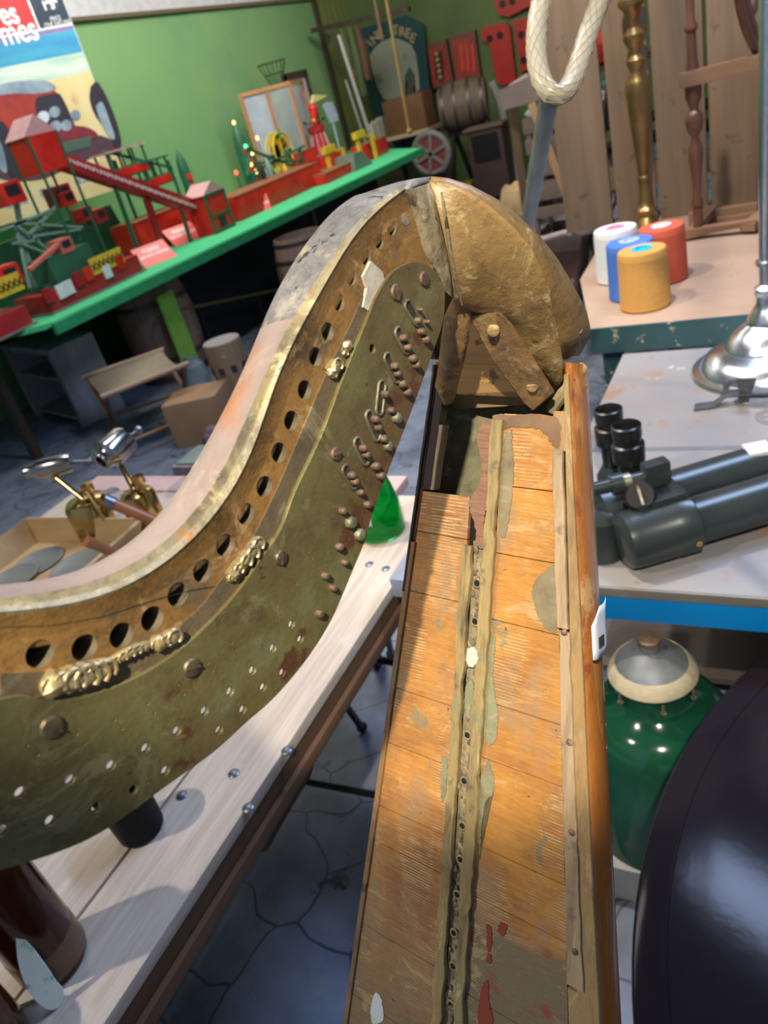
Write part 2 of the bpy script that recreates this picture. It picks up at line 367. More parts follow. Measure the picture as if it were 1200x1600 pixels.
bm = flat([(p.x, p.y) for p in outer], hl, .030)
bmesh.ops.translate(bm, verts=bm.verts, vec=(0, 0, .005))
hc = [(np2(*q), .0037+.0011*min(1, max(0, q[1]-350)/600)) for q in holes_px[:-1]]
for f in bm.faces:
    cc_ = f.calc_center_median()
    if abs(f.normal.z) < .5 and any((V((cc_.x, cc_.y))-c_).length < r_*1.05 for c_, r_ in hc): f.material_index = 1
neck = obj('neck', bm, [m_neckside, M_('shaded_end_grain', (.20, .16, .10), .8, 0, (.10, .08, .05), 120)], harp, MN, smooth=30)  # hole walls get a darker colour in place of the shade inside
# blind backs so no light comes through the drilled holes
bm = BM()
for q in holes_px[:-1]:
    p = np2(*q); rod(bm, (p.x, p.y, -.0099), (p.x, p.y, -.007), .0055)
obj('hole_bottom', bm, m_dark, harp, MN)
bm = BM(); p = np2(*holes_px[-1]); rod(bm, (p.x, p.y, .018), (p.x, p.y, .0202), .0036, .003)
obj('plugged_hole', bm, m_plaster, harp, MN)
# lower dark moulding beside the plate (raised band along the plate's upper edge)
band_px = [(0,1052),(60,1050),(130,1046),(200,1030),(262,990),(310,950),(345,905),(380,862),(408,812),(440,745),(480,650),(515,570),(545,510),(570,455),(590,425)]
bcurve = sm2([np2(*q) for q in band_px], 70); pcurve = sm2([np2(*q, .0212) for q in plin[:-2]], 70)
rings = []
for a, b in zip(bcurve, pcurve):
    rings.append([V((a.x, a.y, .0199)), V((a.x, a.y, .0207)), V(((a.x*.5+b.x*.5), (a.y*.5+b.y*.5), .0210)), V((b.x, b.y, .0212)), V((b.x, b.y, .0199))])
bm = BM(); loft(bm, rings); obj('neck_band', bm, M_('grimy_varnish_band', (.16, .115, .06), .45, 0, (.10, .08, .05), 25, bump=.6, bscale=90, layers=(((.28, .22, .13), 30, .6, .08),)), harp, MN)
# brass plate with its real holes
bigh = [(31,1237),(108,1217),(77,1275),(149,1260),(172,1195),(226,1168),(207,1233),(257,1203),(275,1140),(318,1110),(300,1145),(341,1140),(378,1108),(341,1088),(352,1083),(360,1068),(393,1047),(412,1073),(440,1050),(425,1015),(454,975),(468,1000),(0,1297),(470,994),(358,1082),(580,545)]
bigh = [(30,1237),(108,1217),(77,1281),(149,1260),(172,1195),(226,1168),(207,1233),(257,1203),(275,1141),(318,1110),(341,1140),(378,1108),(358,1080),(393,1047),(410,1073),(440,1050),(425,1012),(454,975),(468,998),(2,1297),(580,545)]
smallh = [(41,1164),(57,1178),(118,1146),(131,1160),(178,1124),(189,1138),(229,1099),(240,1113),(277,1070),(286,1084),(323,1036),(330,1048),(360,1004),(366,1015),(395,970),(402,980),(426,936),(431,946),(453,900),(461,912),(480,862),(486,872),(503,823),(509,833),(37,1277),(37,1289),(115,1267),(229,1222)]
smallh = [q for q in smallh if q[1] < 1300]
po = [np2(x, y, .0225) for x, y in plin] + [np2(x, y, .0225) for x, y in plout]
po = [V((.44, .095)), V((.38, .07)), V((.33, .055))] + po + [V((.33, .005)), V((.38, .02)), V((.44, .04))]
po = [V((p.x, p.y)) for p in spline([V((p.x, p.y, 0)) for p in po], 4)]
hs = [circ(np2(*q, .0225), .0021 if q[0] < 560 else .0024, 14) for q in bigh] + [circ(np2(*q, .0225), .0006, 8) for q in smallh]
bm = flat([(p.x, p.y) for p in po], hs, .0022, .0003); bmesh.ops.translate(bm, verts=bm.verts, vec=(0, 0, .0222))
plate = obj('brass_plate', bm, m_brass, harp, MN, smooth=30)
PW = .0233
def on_plate(x, y): p = np2(x, y, PW); return V((p.x, p.y, PW))
for x, y, r in [(80,1136,.0042),(299,1043,.0040),(438,871,.0034),(524,709,.0032),(618,457,.0040),(662,436,.0038)]:
    p = on_plate(x, y); bm = BM()
    lathe(bm, [(r, -.0004), (r, .0004), (r*.85, .0012), (r*.3, .0016)], p, (0, 0, 1), 18)
    ang = random.uniform(0, PI); box(bm, p+V((0, 0, .0014)), (r*1.7, .0006, .0008), Matrix.Rotation(ang, 3, 'Z'))
    obj('screw', bm, m_rust if y < 800 else M_('old_plate_screw', (.24, .19, .10), .4, .6, (.13, .10, .07), 200, bump=.3, bscale=300), plate, MN)
def stud(x, y, r, h=.0028, m=m_rust, tilt=0):
    p = on_plate(x, y); bm = BM(); lathe(bm, [(r*1.05, -.0003), (r, h*.6), (r*.8, h*.9), (r*.3, h*1.05)], p, (0, 0, 1), 14)
    for v in bm.verts: v.co += V((noise.noise(v.co*900), noise.noise(v.co*900+V((5, 0, 0))), 0))*r*.12
    obj('stud', bm, m, plate, MN)
def slot(x0, y0, x1, y1, r=.0026):
    a, b = on_plate(x0, y0), on_plate(x1, y1); d = (b-a).normalized(); n = V((-d.y, d.x, 0)); bm = BM()
    ring = []
    for k in range(9): t = PI*k/8; ring.append(a+(-d*math.sin(t)+n*math.cos(t))*r)
    for k in range(9): t = PI*k/8; ring.append(b+(d*math.sin(t)-n*math.cos(t))*r)
    tube(bm, [q+V((0, 0, .0004)) for q in ring], .00075, 8, True)
    obj('slot_rim', bm, m_fit, plate, MN)
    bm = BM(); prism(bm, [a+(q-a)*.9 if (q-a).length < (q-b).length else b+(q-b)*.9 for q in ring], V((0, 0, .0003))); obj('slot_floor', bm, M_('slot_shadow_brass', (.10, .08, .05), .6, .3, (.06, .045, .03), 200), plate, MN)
rows = [((637,478),(650,500),[(650,501),(656,518),(663,530)]), ((622,520),(634,545),[(627,528),(634,543),(642,560),(648,570)]), ((605,560),(619,590),[(613,572),(618,584),(626,600),(634,613)]),
        ((596,603),(592,640),[(598,616)]), ((576,650),(588,680),[(583,655),(588,668),(596,685)]), ((558,692),(570,718),[(564,700),(569,710),(584,728),(592,743)]),
        ((540,735),(552,755),[(546,742),(551,752)])]
for a, b, st in rows:
    slot(*a, *b)
    for k, (x, y) in enumerate(st): stud(x, y, .0018 if k < 2 else .0020, .0036)
for x, y, r in [(604,697,.0026),(618,653,.0028),(609,641,.0016),(653,484,.0010),(664,503,.0010),(561,769,.0016),(572,788,.0018),(533,798,.0017),(546,816,.0030),(560,835,.0030),(528,854,.0020),(536,878,.0016),(506,899,.0018),(518,918,.0016),(497,958,.0020)]:
    stud(x, y, r, .003, m_fit if r > .0024 else m_rust)
# carved gilt fragments still clinging to the band
def ornament(path, r, n):
    P = sm2([np2(*q, .0225) for q in path], n); bm = BM()
    for i, p in enumerate(P):
        rr = r*(.7+.5*abs(math.sin(i*1.3))); c = V((p.x, p.y, .0215))
        blob(bm, c, rr, (1, 1, .9), 2, .35)
        if i % 2 == 0:
            tube(bm, [c+V((math.cos(t)*rr*.9, math.sin(t)*rr*.9, rr*.7)) for t in [k*PI/5 for k in range(8)]], rr*.22, 6)
    for i in range(len(P)-1):
        bar(bm, V((P[i].x, P[i].y, .0208)), V((P[i+1].x, P[i+1].y, .0208)), r*1.9, .0012)
    o = obj('carved_ornament', bm, M_('bright_gilt_gesso', (.55, .42, .17), .3, .5, (.38, .31, .18), 90, bump=.5, bscale=150, layers=(((.70, .60, .36), 70, .56, .05), ((.07, .05, .03), 90, .6, .04))), harp, MN)
ornament([(75,1071),(110,1062),(150,1052),(165,1045)], .0040, 11); ornament([(170,1040),(200,1022),(230,1010)], .0018, 12); ornament([(243,1007),(260,1001),(270,995)], .0030, 5)
ornament([(362,903),(375,885),(390,868),(402,850)], .0028, 9); ornament([(520,583),(526,570)], .0032, 3); ornament([(541,552),(545,540)], .0022, 2)
bm = BM(); q = [np2(x, y, .0212) for x, y in [(578,408),(596,425),(600,440),(585,470),(574,486),(566,480),(572,450),(566,432)]]
prism(bm, [V((p.x, p.y, .0203)) for p in q], V((0, 0, .0016))); obj('gesso_chip', bm, M_('white_gesso', (.62, .58, .47), .6, 0, (.45, .40, .30), 60, bump=.5, bscale=100), harp, MN)
# hollow at far bottom of neck: long grain crack
bm = BM(); tube(bm, [V((*(np2(x, y, .0201)), .0201)) for x, y in [(0,980),(80,978),(160,964),(240,938),(300,922),(365,912)]], .00016, 5); obj('grain_crack', bm, m_dark, harp, MN)

# ---- shoulder block
def HP(x, y, a): p = toH(pl(x, y, H(a, 0, 0), HA)); return p
ar_px = [(672,283),(700,289),(730,300),(760,318),(789,342),(810,362),(830,388),(845,418),(855,448),(863,479),(869,505),(874,528),(879,562)]
ar_a = [-.004,-.006,-.009,-.014,-.020,-.025,-.031,-.036,-.041,-.046,-.050,-.054,-.058]
ARR = [HP(x, y, a) for (x, y), a in zip(ar_px, ar_a)]
so_px = [(672,276),(700,278),(735,289),(775,310),(812,338),(845,370),(872,405),(893,440),(907,466),(917,488),(922,509),(922,528),(905,556)]
so_d = [.010,.014,.018,.021,.024,.026,.027,.028,.029,.030,.030,.029,.024]
SIL = [HP(x, y, a-d) for (x, y), a, d in zip(so_px, ar_a, so_d)]
bm = BM(); rings = []
for i, (p, s) in enumerate(zip(ARR, SIL)):
    k = i/(len(ARR)-1); dep = .03+.055*k; wc = 0.0 if True else 0
    hw = max(p.y, .004)
    bk = V((p.x-dep, 0, s.z-.028))
    bump_ = [p, p.lerp(s, .5)+V((0, .0015, .001)), s, V((s.x-dep*.3, s.y*.62, s.z-.008)), bk, V((p.x-dep*.65, -hw*.7, s.z-.015)), V((p.x-.02, -max(s.y, hw), s.z-.002)), V((p.x, -hw, p.z))]
    rings.append(bump_)
bm = BM(); loft(bm, rings, cap=False, closed=False)
for f in bm.faces: f.smooth = True
MS = MH.copy(); MS.translation = S0
dome = obj('shoulder_dome', bm, M_('dome_varnish', (.27, .155, .05), .36, 0, (.17, .12, .06), 16, bump=.8, bscale=60, layers=(((.36, .30, .17), 20, .60, .08), ((.07, .05, .035), 45, .64, .04)), rvar=.1), harp, MS, smooth=60)
sol = dome.modifiers.new('thickness', 'SOLIDIFY'); sol.thickness = .004; sol.offset = -1
# front face of the shoulder, from the neck joint out to the arris
jt_px = [(672,284),(676,300),(682,320),(688,345),(694,372),(699,395),(703,415),(706,435),(707,452),(709,468),(716,474),(724,478),(735,490)]
jt_a = [-.004,-.002,0,.001,.001,0,-.001,-.003,-.005,-.008,-.013,-.020,-.030]
JT = [HP(x, y, a) for (x, y), a in zip(jt_px, jt_a)]
rings = []
for i in range(len(ARR)):
    row = []
    for k in range(9):
        t = k/8; q = JT[i].lerp(ARR[i], t); bul = math.sin(PI*t)*.0035*(i/12)
        row.append(V((q.x-bul, q.y, q.z)))
    rings.append(row)
last = rings[-1]
lowl = [HP(x, y, a) for x, y, a in [(738,500,-.036),(752,512,-.04),(770,528,-.045),(795,552,-.05),(815,575,-.054),(835,600,-.057),(850,618,-.059),(862,618,-.060),(880,590,-.060)]]
rings.append(lowl)
bm = BM(); loft(bm, rings, cap=False, closed=False)
face = obj('shoulder_face', bm, M_('shoulder_gilt', (.36, .225, .08), .38, .0, (.23, .14, .055), 14, bump=.9, bscale=70, layers=(((.50, .40, .20), 30, .58, .08), ((.40, .14, .03), 17, .64, .03), ((.10, .065, .035), 40, .66, .04), ((.30, .26, .14), 60, .62, .04)), rvar=.1), harp, MS, smooth=60)
sol = face.modifiers.new('thickness', 'SOLIDIFY'); sol.thickness = .004; sol.offset = 0
# plaster filler between neck end and shoulder
lf = [(636,296),(642,320),(650,345),(657,370),(664,395),(672,410),(684,428),(690,450)]
rt = [(672,284),(680,310),(687,345),(693,372),(698,392),(702,412),(706,438),(708,466)]
rings = []
for i, (l, r_) in enumerate(zip(lf, rt)):
    a = NP(*l, .0205); b = JT[0] if i == 0 else HP(*r_, jt_a[min(i+1, 12)]+.001)
    row = [V((a.x, .019, a.z)), a]
    for t in (.25, .5, .7, .85): q = a.lerp(b, t); row.append(q+V((.0015, .0015, 0))*(1+noise.noise(q*300)))
    row += [b, V((b.x-.004, b.y-.003, b.z))]; rings.append(row)
bm = BM(); loft(bm, rings, cap=False, closed=False); bmesh.ops.subdivide_edges(bm, edges=bm.edges[:], cuts=2, use_grid_fill=True)
for v in bm.verts: v.co += V((.0006, .0006, 0))*noise.noise(v.co*500)
obj('joint_filler', bm, m_plaster, harp, MS, smooth=60)
bm = BM(); tube(bm, [HP(x, y, a) for x, y, a in [(690,300,.003),(697,345,.004),(703,390,.003),(712,440,-.002),(722,476,-.01)]], [.0006, .0009, .0009, .0012, .0006], 7); obj('joint_ridge', bm, m_plaster, harp, MS)
# filler closing the crown between the neck's top and the shoulder dome
e_ = rings_end = [V((q.x, q.z, q.y)) for q in NECK_END]
crown = []
for t in (0, .25, .5, .75, 1):
    tgt = [ARR[0], ARR[0].lerp(SIL[0], .5)+V((0, 0, .0012)), SIL[0], V((SIL[0].x-.02, -.008, SIL[0].z-.006)), V((SIL[0].x-.02, -.012, SIL[0].z-.03))]
    crown.append([a_.lerp(b_, t)+V((0, 0, .0012*math.sin(PI*t))) for a_, b_ in zip(e_, tgt)])
bm = BM(); loft(bm, crown, cap=False, closed=False); cw = obj('crown_filler', bm, [m_topd], harp, MS, smooth=60); cw.modifiers.new('t', 'SOLIDIFY').thickness = .002
bm = BM(); tube(bm, [HP(x, y, a) for x, y, a in [(862,640,-.064),(880,612,-.064),(900,585,-.070),(912,572,-.076)]], [.004, .005, .0045, .003], 10); obj('seam_putty', bm, M_('seam_putty', (.36, .29, .15), .7, 0, (.28, .22, .12), 60, bump=1, bscale=90), harp, MS)
# little plug ring and nail on the face
bm = BM(); c = HP(786,380,-.0225); tube(bm, [c+V((.0006, math.cos(t)*.0042, math.sin(t)*.0042)) for t in [k*PI/10 for k in range(20)]], .00022, 5, True); obj('plug_ring', bm, m_dark, harp, MS)
bm = BM(); c = HP(787,368,-.021); lathe(bm, [(.0008, 0), (.0008, .0006)], c, (1, 0, 0), 10); obj('nail_hole', bm, m_dark, harp, MS)
bm = BM(); c = HP(903,516,-.072); lathe(bm, [(.0032, -.002), (.0030, .001), (.0018, .002)], c, (.5, 1, .2), 12); obj('side_screw', bm, m_iron, harp, MS)
# iron straps
def strap(pts, a_list, thick, nm='iron_strap'):
    P = [HP(x, y, a) for (x, y), a in zip(pts, a_list)]; bm = BM(); prism(bm, P, V((thick, thick*.3, thick*.3)))
    bmesh.ops.bevel(bm, geom=[e for e in bm.edges if len(e.link_faces) == 2 and e.calc_face_angle() > 1], offset=.0007, segments=2, affect='EDGES')
    return obj(nm, bm, m_iron, harp, MS)
sr = strap([(735,492),(782,487),(800,505),(868,612),(835,641),(820,628),(768,557)], [-.026,-.030,-.033,-.053,-.053,-.050,-.037], .004)
for x, y, a in [(771,516,-.027), (832,603,-.044)]:
    bm = BM(); c = HP(x, y, a); ax = V((.9, .35, .3)); lathe(bm, [(.0038, -.001), (.0036, .0005), (.0022, .0010)], c, ax, 18); m3 = frame_from(ax)
    box(bm, c+ax.normalized()*.0009, (.0065, .0007, .0008), m3); obj('strap_screw', bm, m_iron, sr, MS)
bm = BM()
rings = []
for y, xl, xr, a in [(460,712,730,-.018),(490,696,735,-.020),(530,690,733,-.022),(570,686,724,-.027),(600,681,716,-.034),(618,690,712,-.040),(628,698,708,-.044)]:
    l, r_ = HP(xl, y, a), HP(xr, y, a); c = (l+r_)/2; h = (r_-l)/2
    rings.append([c+h*math.cos(t)+V((.006*math.sin(t), 0, 0))*(1 if math.sin(t) > 0 else .5) for t in [k*PI/6 for k in range(12)]])
loft(bm, rings); obj('iron_strap', bm, m_iron, harp, MS, smooth=60)
# inner end block and laths above the broken opening
def inner(pts, a, m, nm, t=.006, back=-1):
    bm = BM(); prism(bm, [HP(x, y, a) for x, y in pts], V((back*t, 0, 0))); return obj(nm, bm, m, harp, MS)
m_raw = wood('raw_inner_wood', (.36, .22, .08), (.24, .14, .06), 'y', .6, (((.10, .06, .03), 60, .62, .04),), scale=60)
inner([(728,500),(760,520),(835,600),(835,632),(700,640),(700,560)], -.064, m_raw, 'end_block', .02)
inner([(715,572),(812,576),(835,600),(838,612),(712,596)], -.059, m_raw, 'lath', .003); inner([(710,594),(838,600),(845,622),(800,612),(708,616)], -.0565, m_raw, 'lath', .003)

# ---- soundbox
def Lw(s): return .0575+.108*s if s > -.12 else .0445
def Rw(s): return .0685+.138*s
def shell_ring(s):
    L, Rr = Lw(s), Rw(s); dep = .074+.09*s; pts = []
    pts.append(V((Rr, s, .0))); pts.append(V((Rr+.0020, s, -.003)))
    n = 14; cx = (Rr-L)/2; hw = (Rr+L)/2+.0035
    for k in range(n+1):
        t = PI*k/n; pts.append(V((cx+hw*math.cos(t), s, -.007-dep*math.sin(t))))
    pts.append(V((-L-.002, s, -.004))); pts.append(V((-L, s, 0)))
    return pts
m_side = M_('side_varnish', (.42, .155, .025), .3, 0, (.32, .11, .02), 14, (1, .12, 1), .25, 70, layers=(((.22, .05, .02), 16, .60, .06), ((.50, .30, .13), 20, .62, .05), ((.06, .04, .03), 70, .68, .03)), coat=.3)
ss = [-.127, -.11, -.09] + [-.07+.05*i for i in range(33)]
bm = BM(); loft(bm, [shell_ring(s) for s in ss if s <= 1.5], cap=False, closed=False)
sh = obj('soundbox_shell', bm, m_side, harp, MB, smooth=40); sol = sh.modifiers.new('thickness', 'SOLIDIFY'); sol.thickness = .0035; sol.offset = -1
# inside back seen through the opening
bm = BM(); 
rg = []
for s in (-.12, -.09, -.06, -.03, 0, .03, .06):
    L = Lw(s); rg.append([V((x, s, -.010-.036*max(0, 1-(x/.055)**2))) for x in [-.05+.01*k for k in range(11)]])
loft(bm, rg, cap=False, closed=False)
o_ = obj('box_lining', bm, M_('green_grey_lining', (.19, .18, .09), .7, 0, (.11, .10, .055), 20, bump=.6, bscale=50, layers=(((.30, .30, .18), 18, .58, .08), ((.10, .055, .03), 30, .62, .05))), harp, MB); o_.modifiers.new('t', 'SOLIDIFY').thickness = .002
bm = BM(); bb(bm, (-.10, 1.44, -.16), (.16, 1.5, .005), .004); obj('foot_block', bm, m_side, harp, MB)

def board_mat(name, base, base2, putty_s=None, seed=0):
    m = bpy.data.materials.new(name); m.use_nodes = True; nt = m.node_tree; b = nt.nodes['Principled BSDF']
    v = mapped(nt, (1, 1, 1), (seed, 0, 0)); sep = nt.nodes.new('ShaderNodeSeparateXYZ'); tc = nt.nodes.new('ShaderNodeTexCoord'); nt.links.new(tc.outputs['Object'], sep.inputs[0])
    c = mixc(nt, ramp(nt, noi(nt, v, 16, 5), .38, .62), base, base2)
    c = mixc(nt, mathn(nt, 'MULTIPLY', ramp(nt, noi(nt, mapped(nt, (6, 160, 6), (seed, 0, 0)), 3, 4), .45, .7), .35), c, (.62, .34, .09))   # fine cross grain
    # worn pale score lines across the board
    w = mathn(nt, 'SINE', mathn(nt, 'MULTIPLY', mathn(nt, 'ADD', sep.outputs[1], mathn(nt, 'MULTIPLY', noi(nt, v, 30, 2), .0012)), 2*PI/.00225))
    lines = ramp(nt, w, .25, .75)
    patch = ramp(nt, noi(nt, mapped(nt, (26, 9, 1), (seed*2+.3, .1, 0)), 1.0, 4, .6), .50, .57)
    brk = ramp(nt, noi(nt, mapped(nt, (40, 300, 1), (seed, 0, 0)), 1, 3), .40, .55)
    c = mixc(nt, mathn(nt, 'MULTIPLY', mathn(nt, 'MULTIPLY', lines, patch), mathn(nt, 'MULTIPLY', brk, .8)), c, (.66, .50, .27))
    c = mixc(nt, mathn(nt, 'MULTIPLY', ramp(nt, noi(nt, mapped(nt, (30, 12, 1), (seed+5, .4, 0)), 1.0, 5, .65), .52, .62), .75), c, (.36, .22, .11))
    c = mixc(nt, ramp(nt, noi(nt, mapped(nt, (38, 22, 1), (seed+9, .4, 0)), 1.0, 6, .7), .62, .66), c, (.26, .21, .12))        # putty
    if putty_s:
        e = mathn(nt, 'ADD', sep.outputs[1], mathn(nt, 'MULTIPLY', mathn(nt, 'SUBTRACT', noi(nt, mapped(nt, (30, 30, 1)), 1.2, 5), .5), putty_s[2]))
        c = mixc(nt, ramp(nt, e, putty_s[0], putty_s[1]), c, mixc(nt, ramp(nt, noi(nt, v, 24, 6), .6, .66), (.20, .155, .085), (.28, .07, .03)))
    c = mixc(nt, ramp(nt, noi(nt, v, 120, 3), .69, .73), c, (.05, .03, .015))
    nt.links.new(c, b.inputs['Base Color']); b.inputs['Roughness'].default_value = .42
    bn = nt.nodes.new('ShaderNodeBump'); bn.inputs['Strength'].default_value = .45; bn.inputs['Distance'].default_value = .0012
    nt.links.new(mathn(nt, 'ADD', noi(nt, mapped(nt, (60, 260, 60)), 1, 5), mathn(nt, 'MULTIPLY', mathn(nt, 'MULTIPLY', lines, patch), .5)), bn.inputs['Height']); nt.links.new(bn.outputs[0], b.inputs['Normal'])
    return m
m_bl = board_mat('left_board_varnish', (.50, .225, .05), (.28, .115, .035), (.24, .40, .12), 1.0)
m_br = board_mat('right_board_varnish', (.54, .245, .04), (.34, .14, .035), (.252, .262, .03), 3.0)
def panels(side, cuts, m, nm):
    bm = BM()
    for s0, s1 in zip(cuts[:-1], cuts[1:]):
        if side < 0: pts = [(-Lw(s0)+.004, s0), (-.011, s0), (-.011, s1), (-Lw(s1)+.004, s1)]
        else: pts = [(.011, s0), (Lw(s0)-.002, s0), (Lw(s1)-.002, s1), (.011, s1)]
        g = .00035
        pts = [(x, s+(g if i in (0, 1) else -g)) for i, (x, s) in enumerate(pts)]
        bm2 = BM(); prism(bm2, [V((x, s, -.003)) for x, s in pts], V((0, 0, .003)))
        me = bpy.data.meshes.new('t'); bm2.to_mesh(me); bm.from_mesh(me); bm2.free(); bpy.data.meshes.remove(me)
    o = obj(nm, bm, m, harp, MB); return o
S_ = lambda x, y: bp(x, y)[1]
cl = [S_(700,772), S_(700,838), S_(680,932), S_(650,1085), S_(645,1175), S_(640,1280), S_(640,1340), S_(620,1475), S_(620,1590)+.005, .50, .62, .76, .92, 1.1, 1.3, 1.45]
cr = [S_(835,648), S_(840,765), S_(810,870), S_(820,980), S_(820,1115), S_(812,1205), S_(800,1345), S_(820,1440), S_(775,1580), .50, .62, .76, .92, 1.1, 1.3, 1.45]
panels(-1, cl, m_bl, 'soundboard_half'); panels(1, cr, m_br, 'soundboard_half')
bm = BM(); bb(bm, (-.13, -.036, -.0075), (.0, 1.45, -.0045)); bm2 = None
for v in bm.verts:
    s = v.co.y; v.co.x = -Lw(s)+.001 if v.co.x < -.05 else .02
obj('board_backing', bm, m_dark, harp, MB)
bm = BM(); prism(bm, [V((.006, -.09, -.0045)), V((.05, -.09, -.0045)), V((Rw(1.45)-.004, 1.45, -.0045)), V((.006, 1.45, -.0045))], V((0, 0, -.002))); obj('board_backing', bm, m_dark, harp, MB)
# brown capped top edge of the right half, left edge strips, right lath and edge band
def strip(f0, f1, s0, s1, z0, z1, m, nm, n=24, wob=.0004, lab=None):
    bm = BM(); rg = []
    for k in range(n+1):
        s = s0+(s1-s0)*k/n; a, b = f0(s), f1(s); q = (noise.noise(V((s*60, a*30, 1)))+.5*noise.noise(V((s*330, 2, 1))))*wob; q2 = (noise.noise(V((s*60, b*30, 5)))+.5*noise.noise(V((s*330, 7, 1))))*wob
        rg.append([V((a+q, s, z0)), V((a+q, s, z1-.0004)), V((a+q+.0004, s, z1)), V((b+q2-.0004, s, z1)), V((b+q2, s, z1-.0004)), V((b+q2, s, z0))])
    loft(bm, rg); o = obj(nm, bm, m, harp, MB)
    if lab: o['label'] = lab
    return o
m_pale = wood('pale_lath_wood', (.46, .33, .19), (.34, .24, .14), 'y', .6, (((.22, .16, .10), 30, .60, .06),), scale=40)
m_edge = M_('edge_putty_wood', (.38, .25, .105), .5, 0, (.30, .18, .07), 16, (1, .2, 1), .4, 60, layers=(((.28, .22, .12), 24, .56, .08), ((.46, .19, .04), 18, .62, .06)))
m_edgel = M_('left_edge_wood', (.33, .16, .045), .42, 0, (.22, .13, .06), 14, (1, .15, 1), .3, 70, layers=(((.20, .16, .09), 14, .54, .1), ((.05, .035, .02), 40, .64, .04)))
m_dkside = M_('dark_side_varnish', (.06, .04, .03), .3, 0, (.035, .025, .02), 12, (1, .2, 1), .2, 40)
strip(lambda s: -Lw(s), lambda s: -Lw(s)+.0045, S_(640,845), 1.45, -.005, .0016, m_edgel, 'edge_strip')
strip(lambda s: -Lw(s)-.0008, lambda s: -Lw(s)+.0012, -.125, S_(640,925), -.02, .0022, m_dkside, 'edge_strip', lab='dark upper edge strip')
strip(lambda s: -Lw(s)+.0015, lambda s: -Lw(s)+.0095, -.11, S_(670,765), -.008, -.0005, m_dkside, 'edge_strip', lab='dark edge ledge beside the opening')
strip(lambda s: -Lw(s)+.0095, lambda s: -Lw(s)+.0125, -.085, S_(670,765), -.008, -.0002, m_pale, 'edge_strip', lab='pale fillet beside the opening')
strip(lambda s: Lw(s)+.0055, lambda s: Rw(s)+.0008, -.12, 1.45, -.005, .0012, m_edge, 'edge_band')
strip(lambda s: Lw(s)-.0025, lambda s: Lw(s)+.0058, -.098, S_(880,705), -.004, .0005, m_edge, 'edge_band')
ends = [S_(870,703), S_(880,985), S_(900,1540)]
strip(lambda s: Lw(s)-.0025, lambda s: Lw(s)+.0045+.02*max(0, s), ends[0], ends[1]-.002, 0, .0030, m_pale, 'lath', wob=.001, lab='pale nailed lath')
strip(lambda s: Lw(s)-.0010, lambda s: Lw(s)+.0050+.02*max(0, s), ends[1], ends[2], 0, .0026, m_pale, 'lath', wob=.001, lab='pale nailed lath')
strip(lambda s: Lw(s)-.0010, lambda s: Lw(s)+.0050+.02*max(0, s), ends[2]+.004, 1.45, -.003, .0006, m_edge, 'lath', wob=.001)
for x, y in [(890,1160),(893,1301),(898,1487),(881,988)]:
    w, s = bp(x, y, .003); bm = BM(); blob(bm, V((w, s, .0030)), .0022, (1, 1, .5), 2, .3); obj('nail', bm, m_rust, harp, MB)
# string rib
m_rib = wood('yellow_rib_wood', (.40, .29, .115), (.27, .20, .085), 'y', .6, (((.16, .13, .08), 40, .58, .06), ((.25, .23, .12), 18, .58, .08)), scale=60, bump=.6)
strip(lambda s: .0030+.004*max(0, .1-s), lambda s: .0115, S_(770,655), 1.45, 0, .0040, m_rib, 'string_rib', 260, .0022)
strip(lambda s: -.0125-.006*max(0, s), lambda s: -.0055-.003*max(0, s), S_(735,852), 1.45, 0, .0040, m_rib, 'string_rib', 260, .0022)
m_ridge = M_('reddish_torn_wood', (.30, .155, .095), .65, 0, (.20, .10, .06), 30, (1, 8, 1), .8, 60)
strip(lambda s: -.0045-.003*math.sin(s*140)-.05*max(0, s+.06), lambda s: .0035, S_(765,660), S_(735,850), -.002, .0022, m_ridge, 'torn_ridge', 40, .003)
strip(lambda s: -.0058-.003*max(0, s), lambda s: .0032, S_(735,850), 1.45, -.004, -.0006, m_plaster, 'rib_trough', 60, .001)
bm = BM()
for k in range(150):
    s = -.01+k*.0032+random.uniform(-.001, .001); blob(bm, V((random.uniform(-.005, .003), s, random.uniform(-.001, .0012))), random.uniform(.0008, .0022), (1, 1.6, .7), 1, .4)
obj('torn_fibres', bm, M_('torn_rib_fibres', (.27, .21, .11), .75, 0, (.10, .075, .045), 120, bump=.6, bscale=200), harp, MB)
for x, y in [(757,728),(755,790),(750,850),(743,912),(740,972),(728,1150),(723,1222),(720,1292),(717,1345),(712,1400),(707,1460),(706,1512),(702,1572)]:
    w, s = bp(x, y, .003); bm = BM()
    tube(bm, [V((w+math.cos(t)*.0028, s+math.sin(t)*.0028, .0008)) for t in [k*PI/8 for k in range(16)]], .0009, 7, True); obj('string_hole_rim', bm, m_plaster, harp, MB)
    bm = BM(); lathe(bm, [(.0026, 0), (.0026, .0010)], V((w, s, .0004)), (0, 0, 1), 14); obj('string_hole', bm, m_dark, harp, MB)
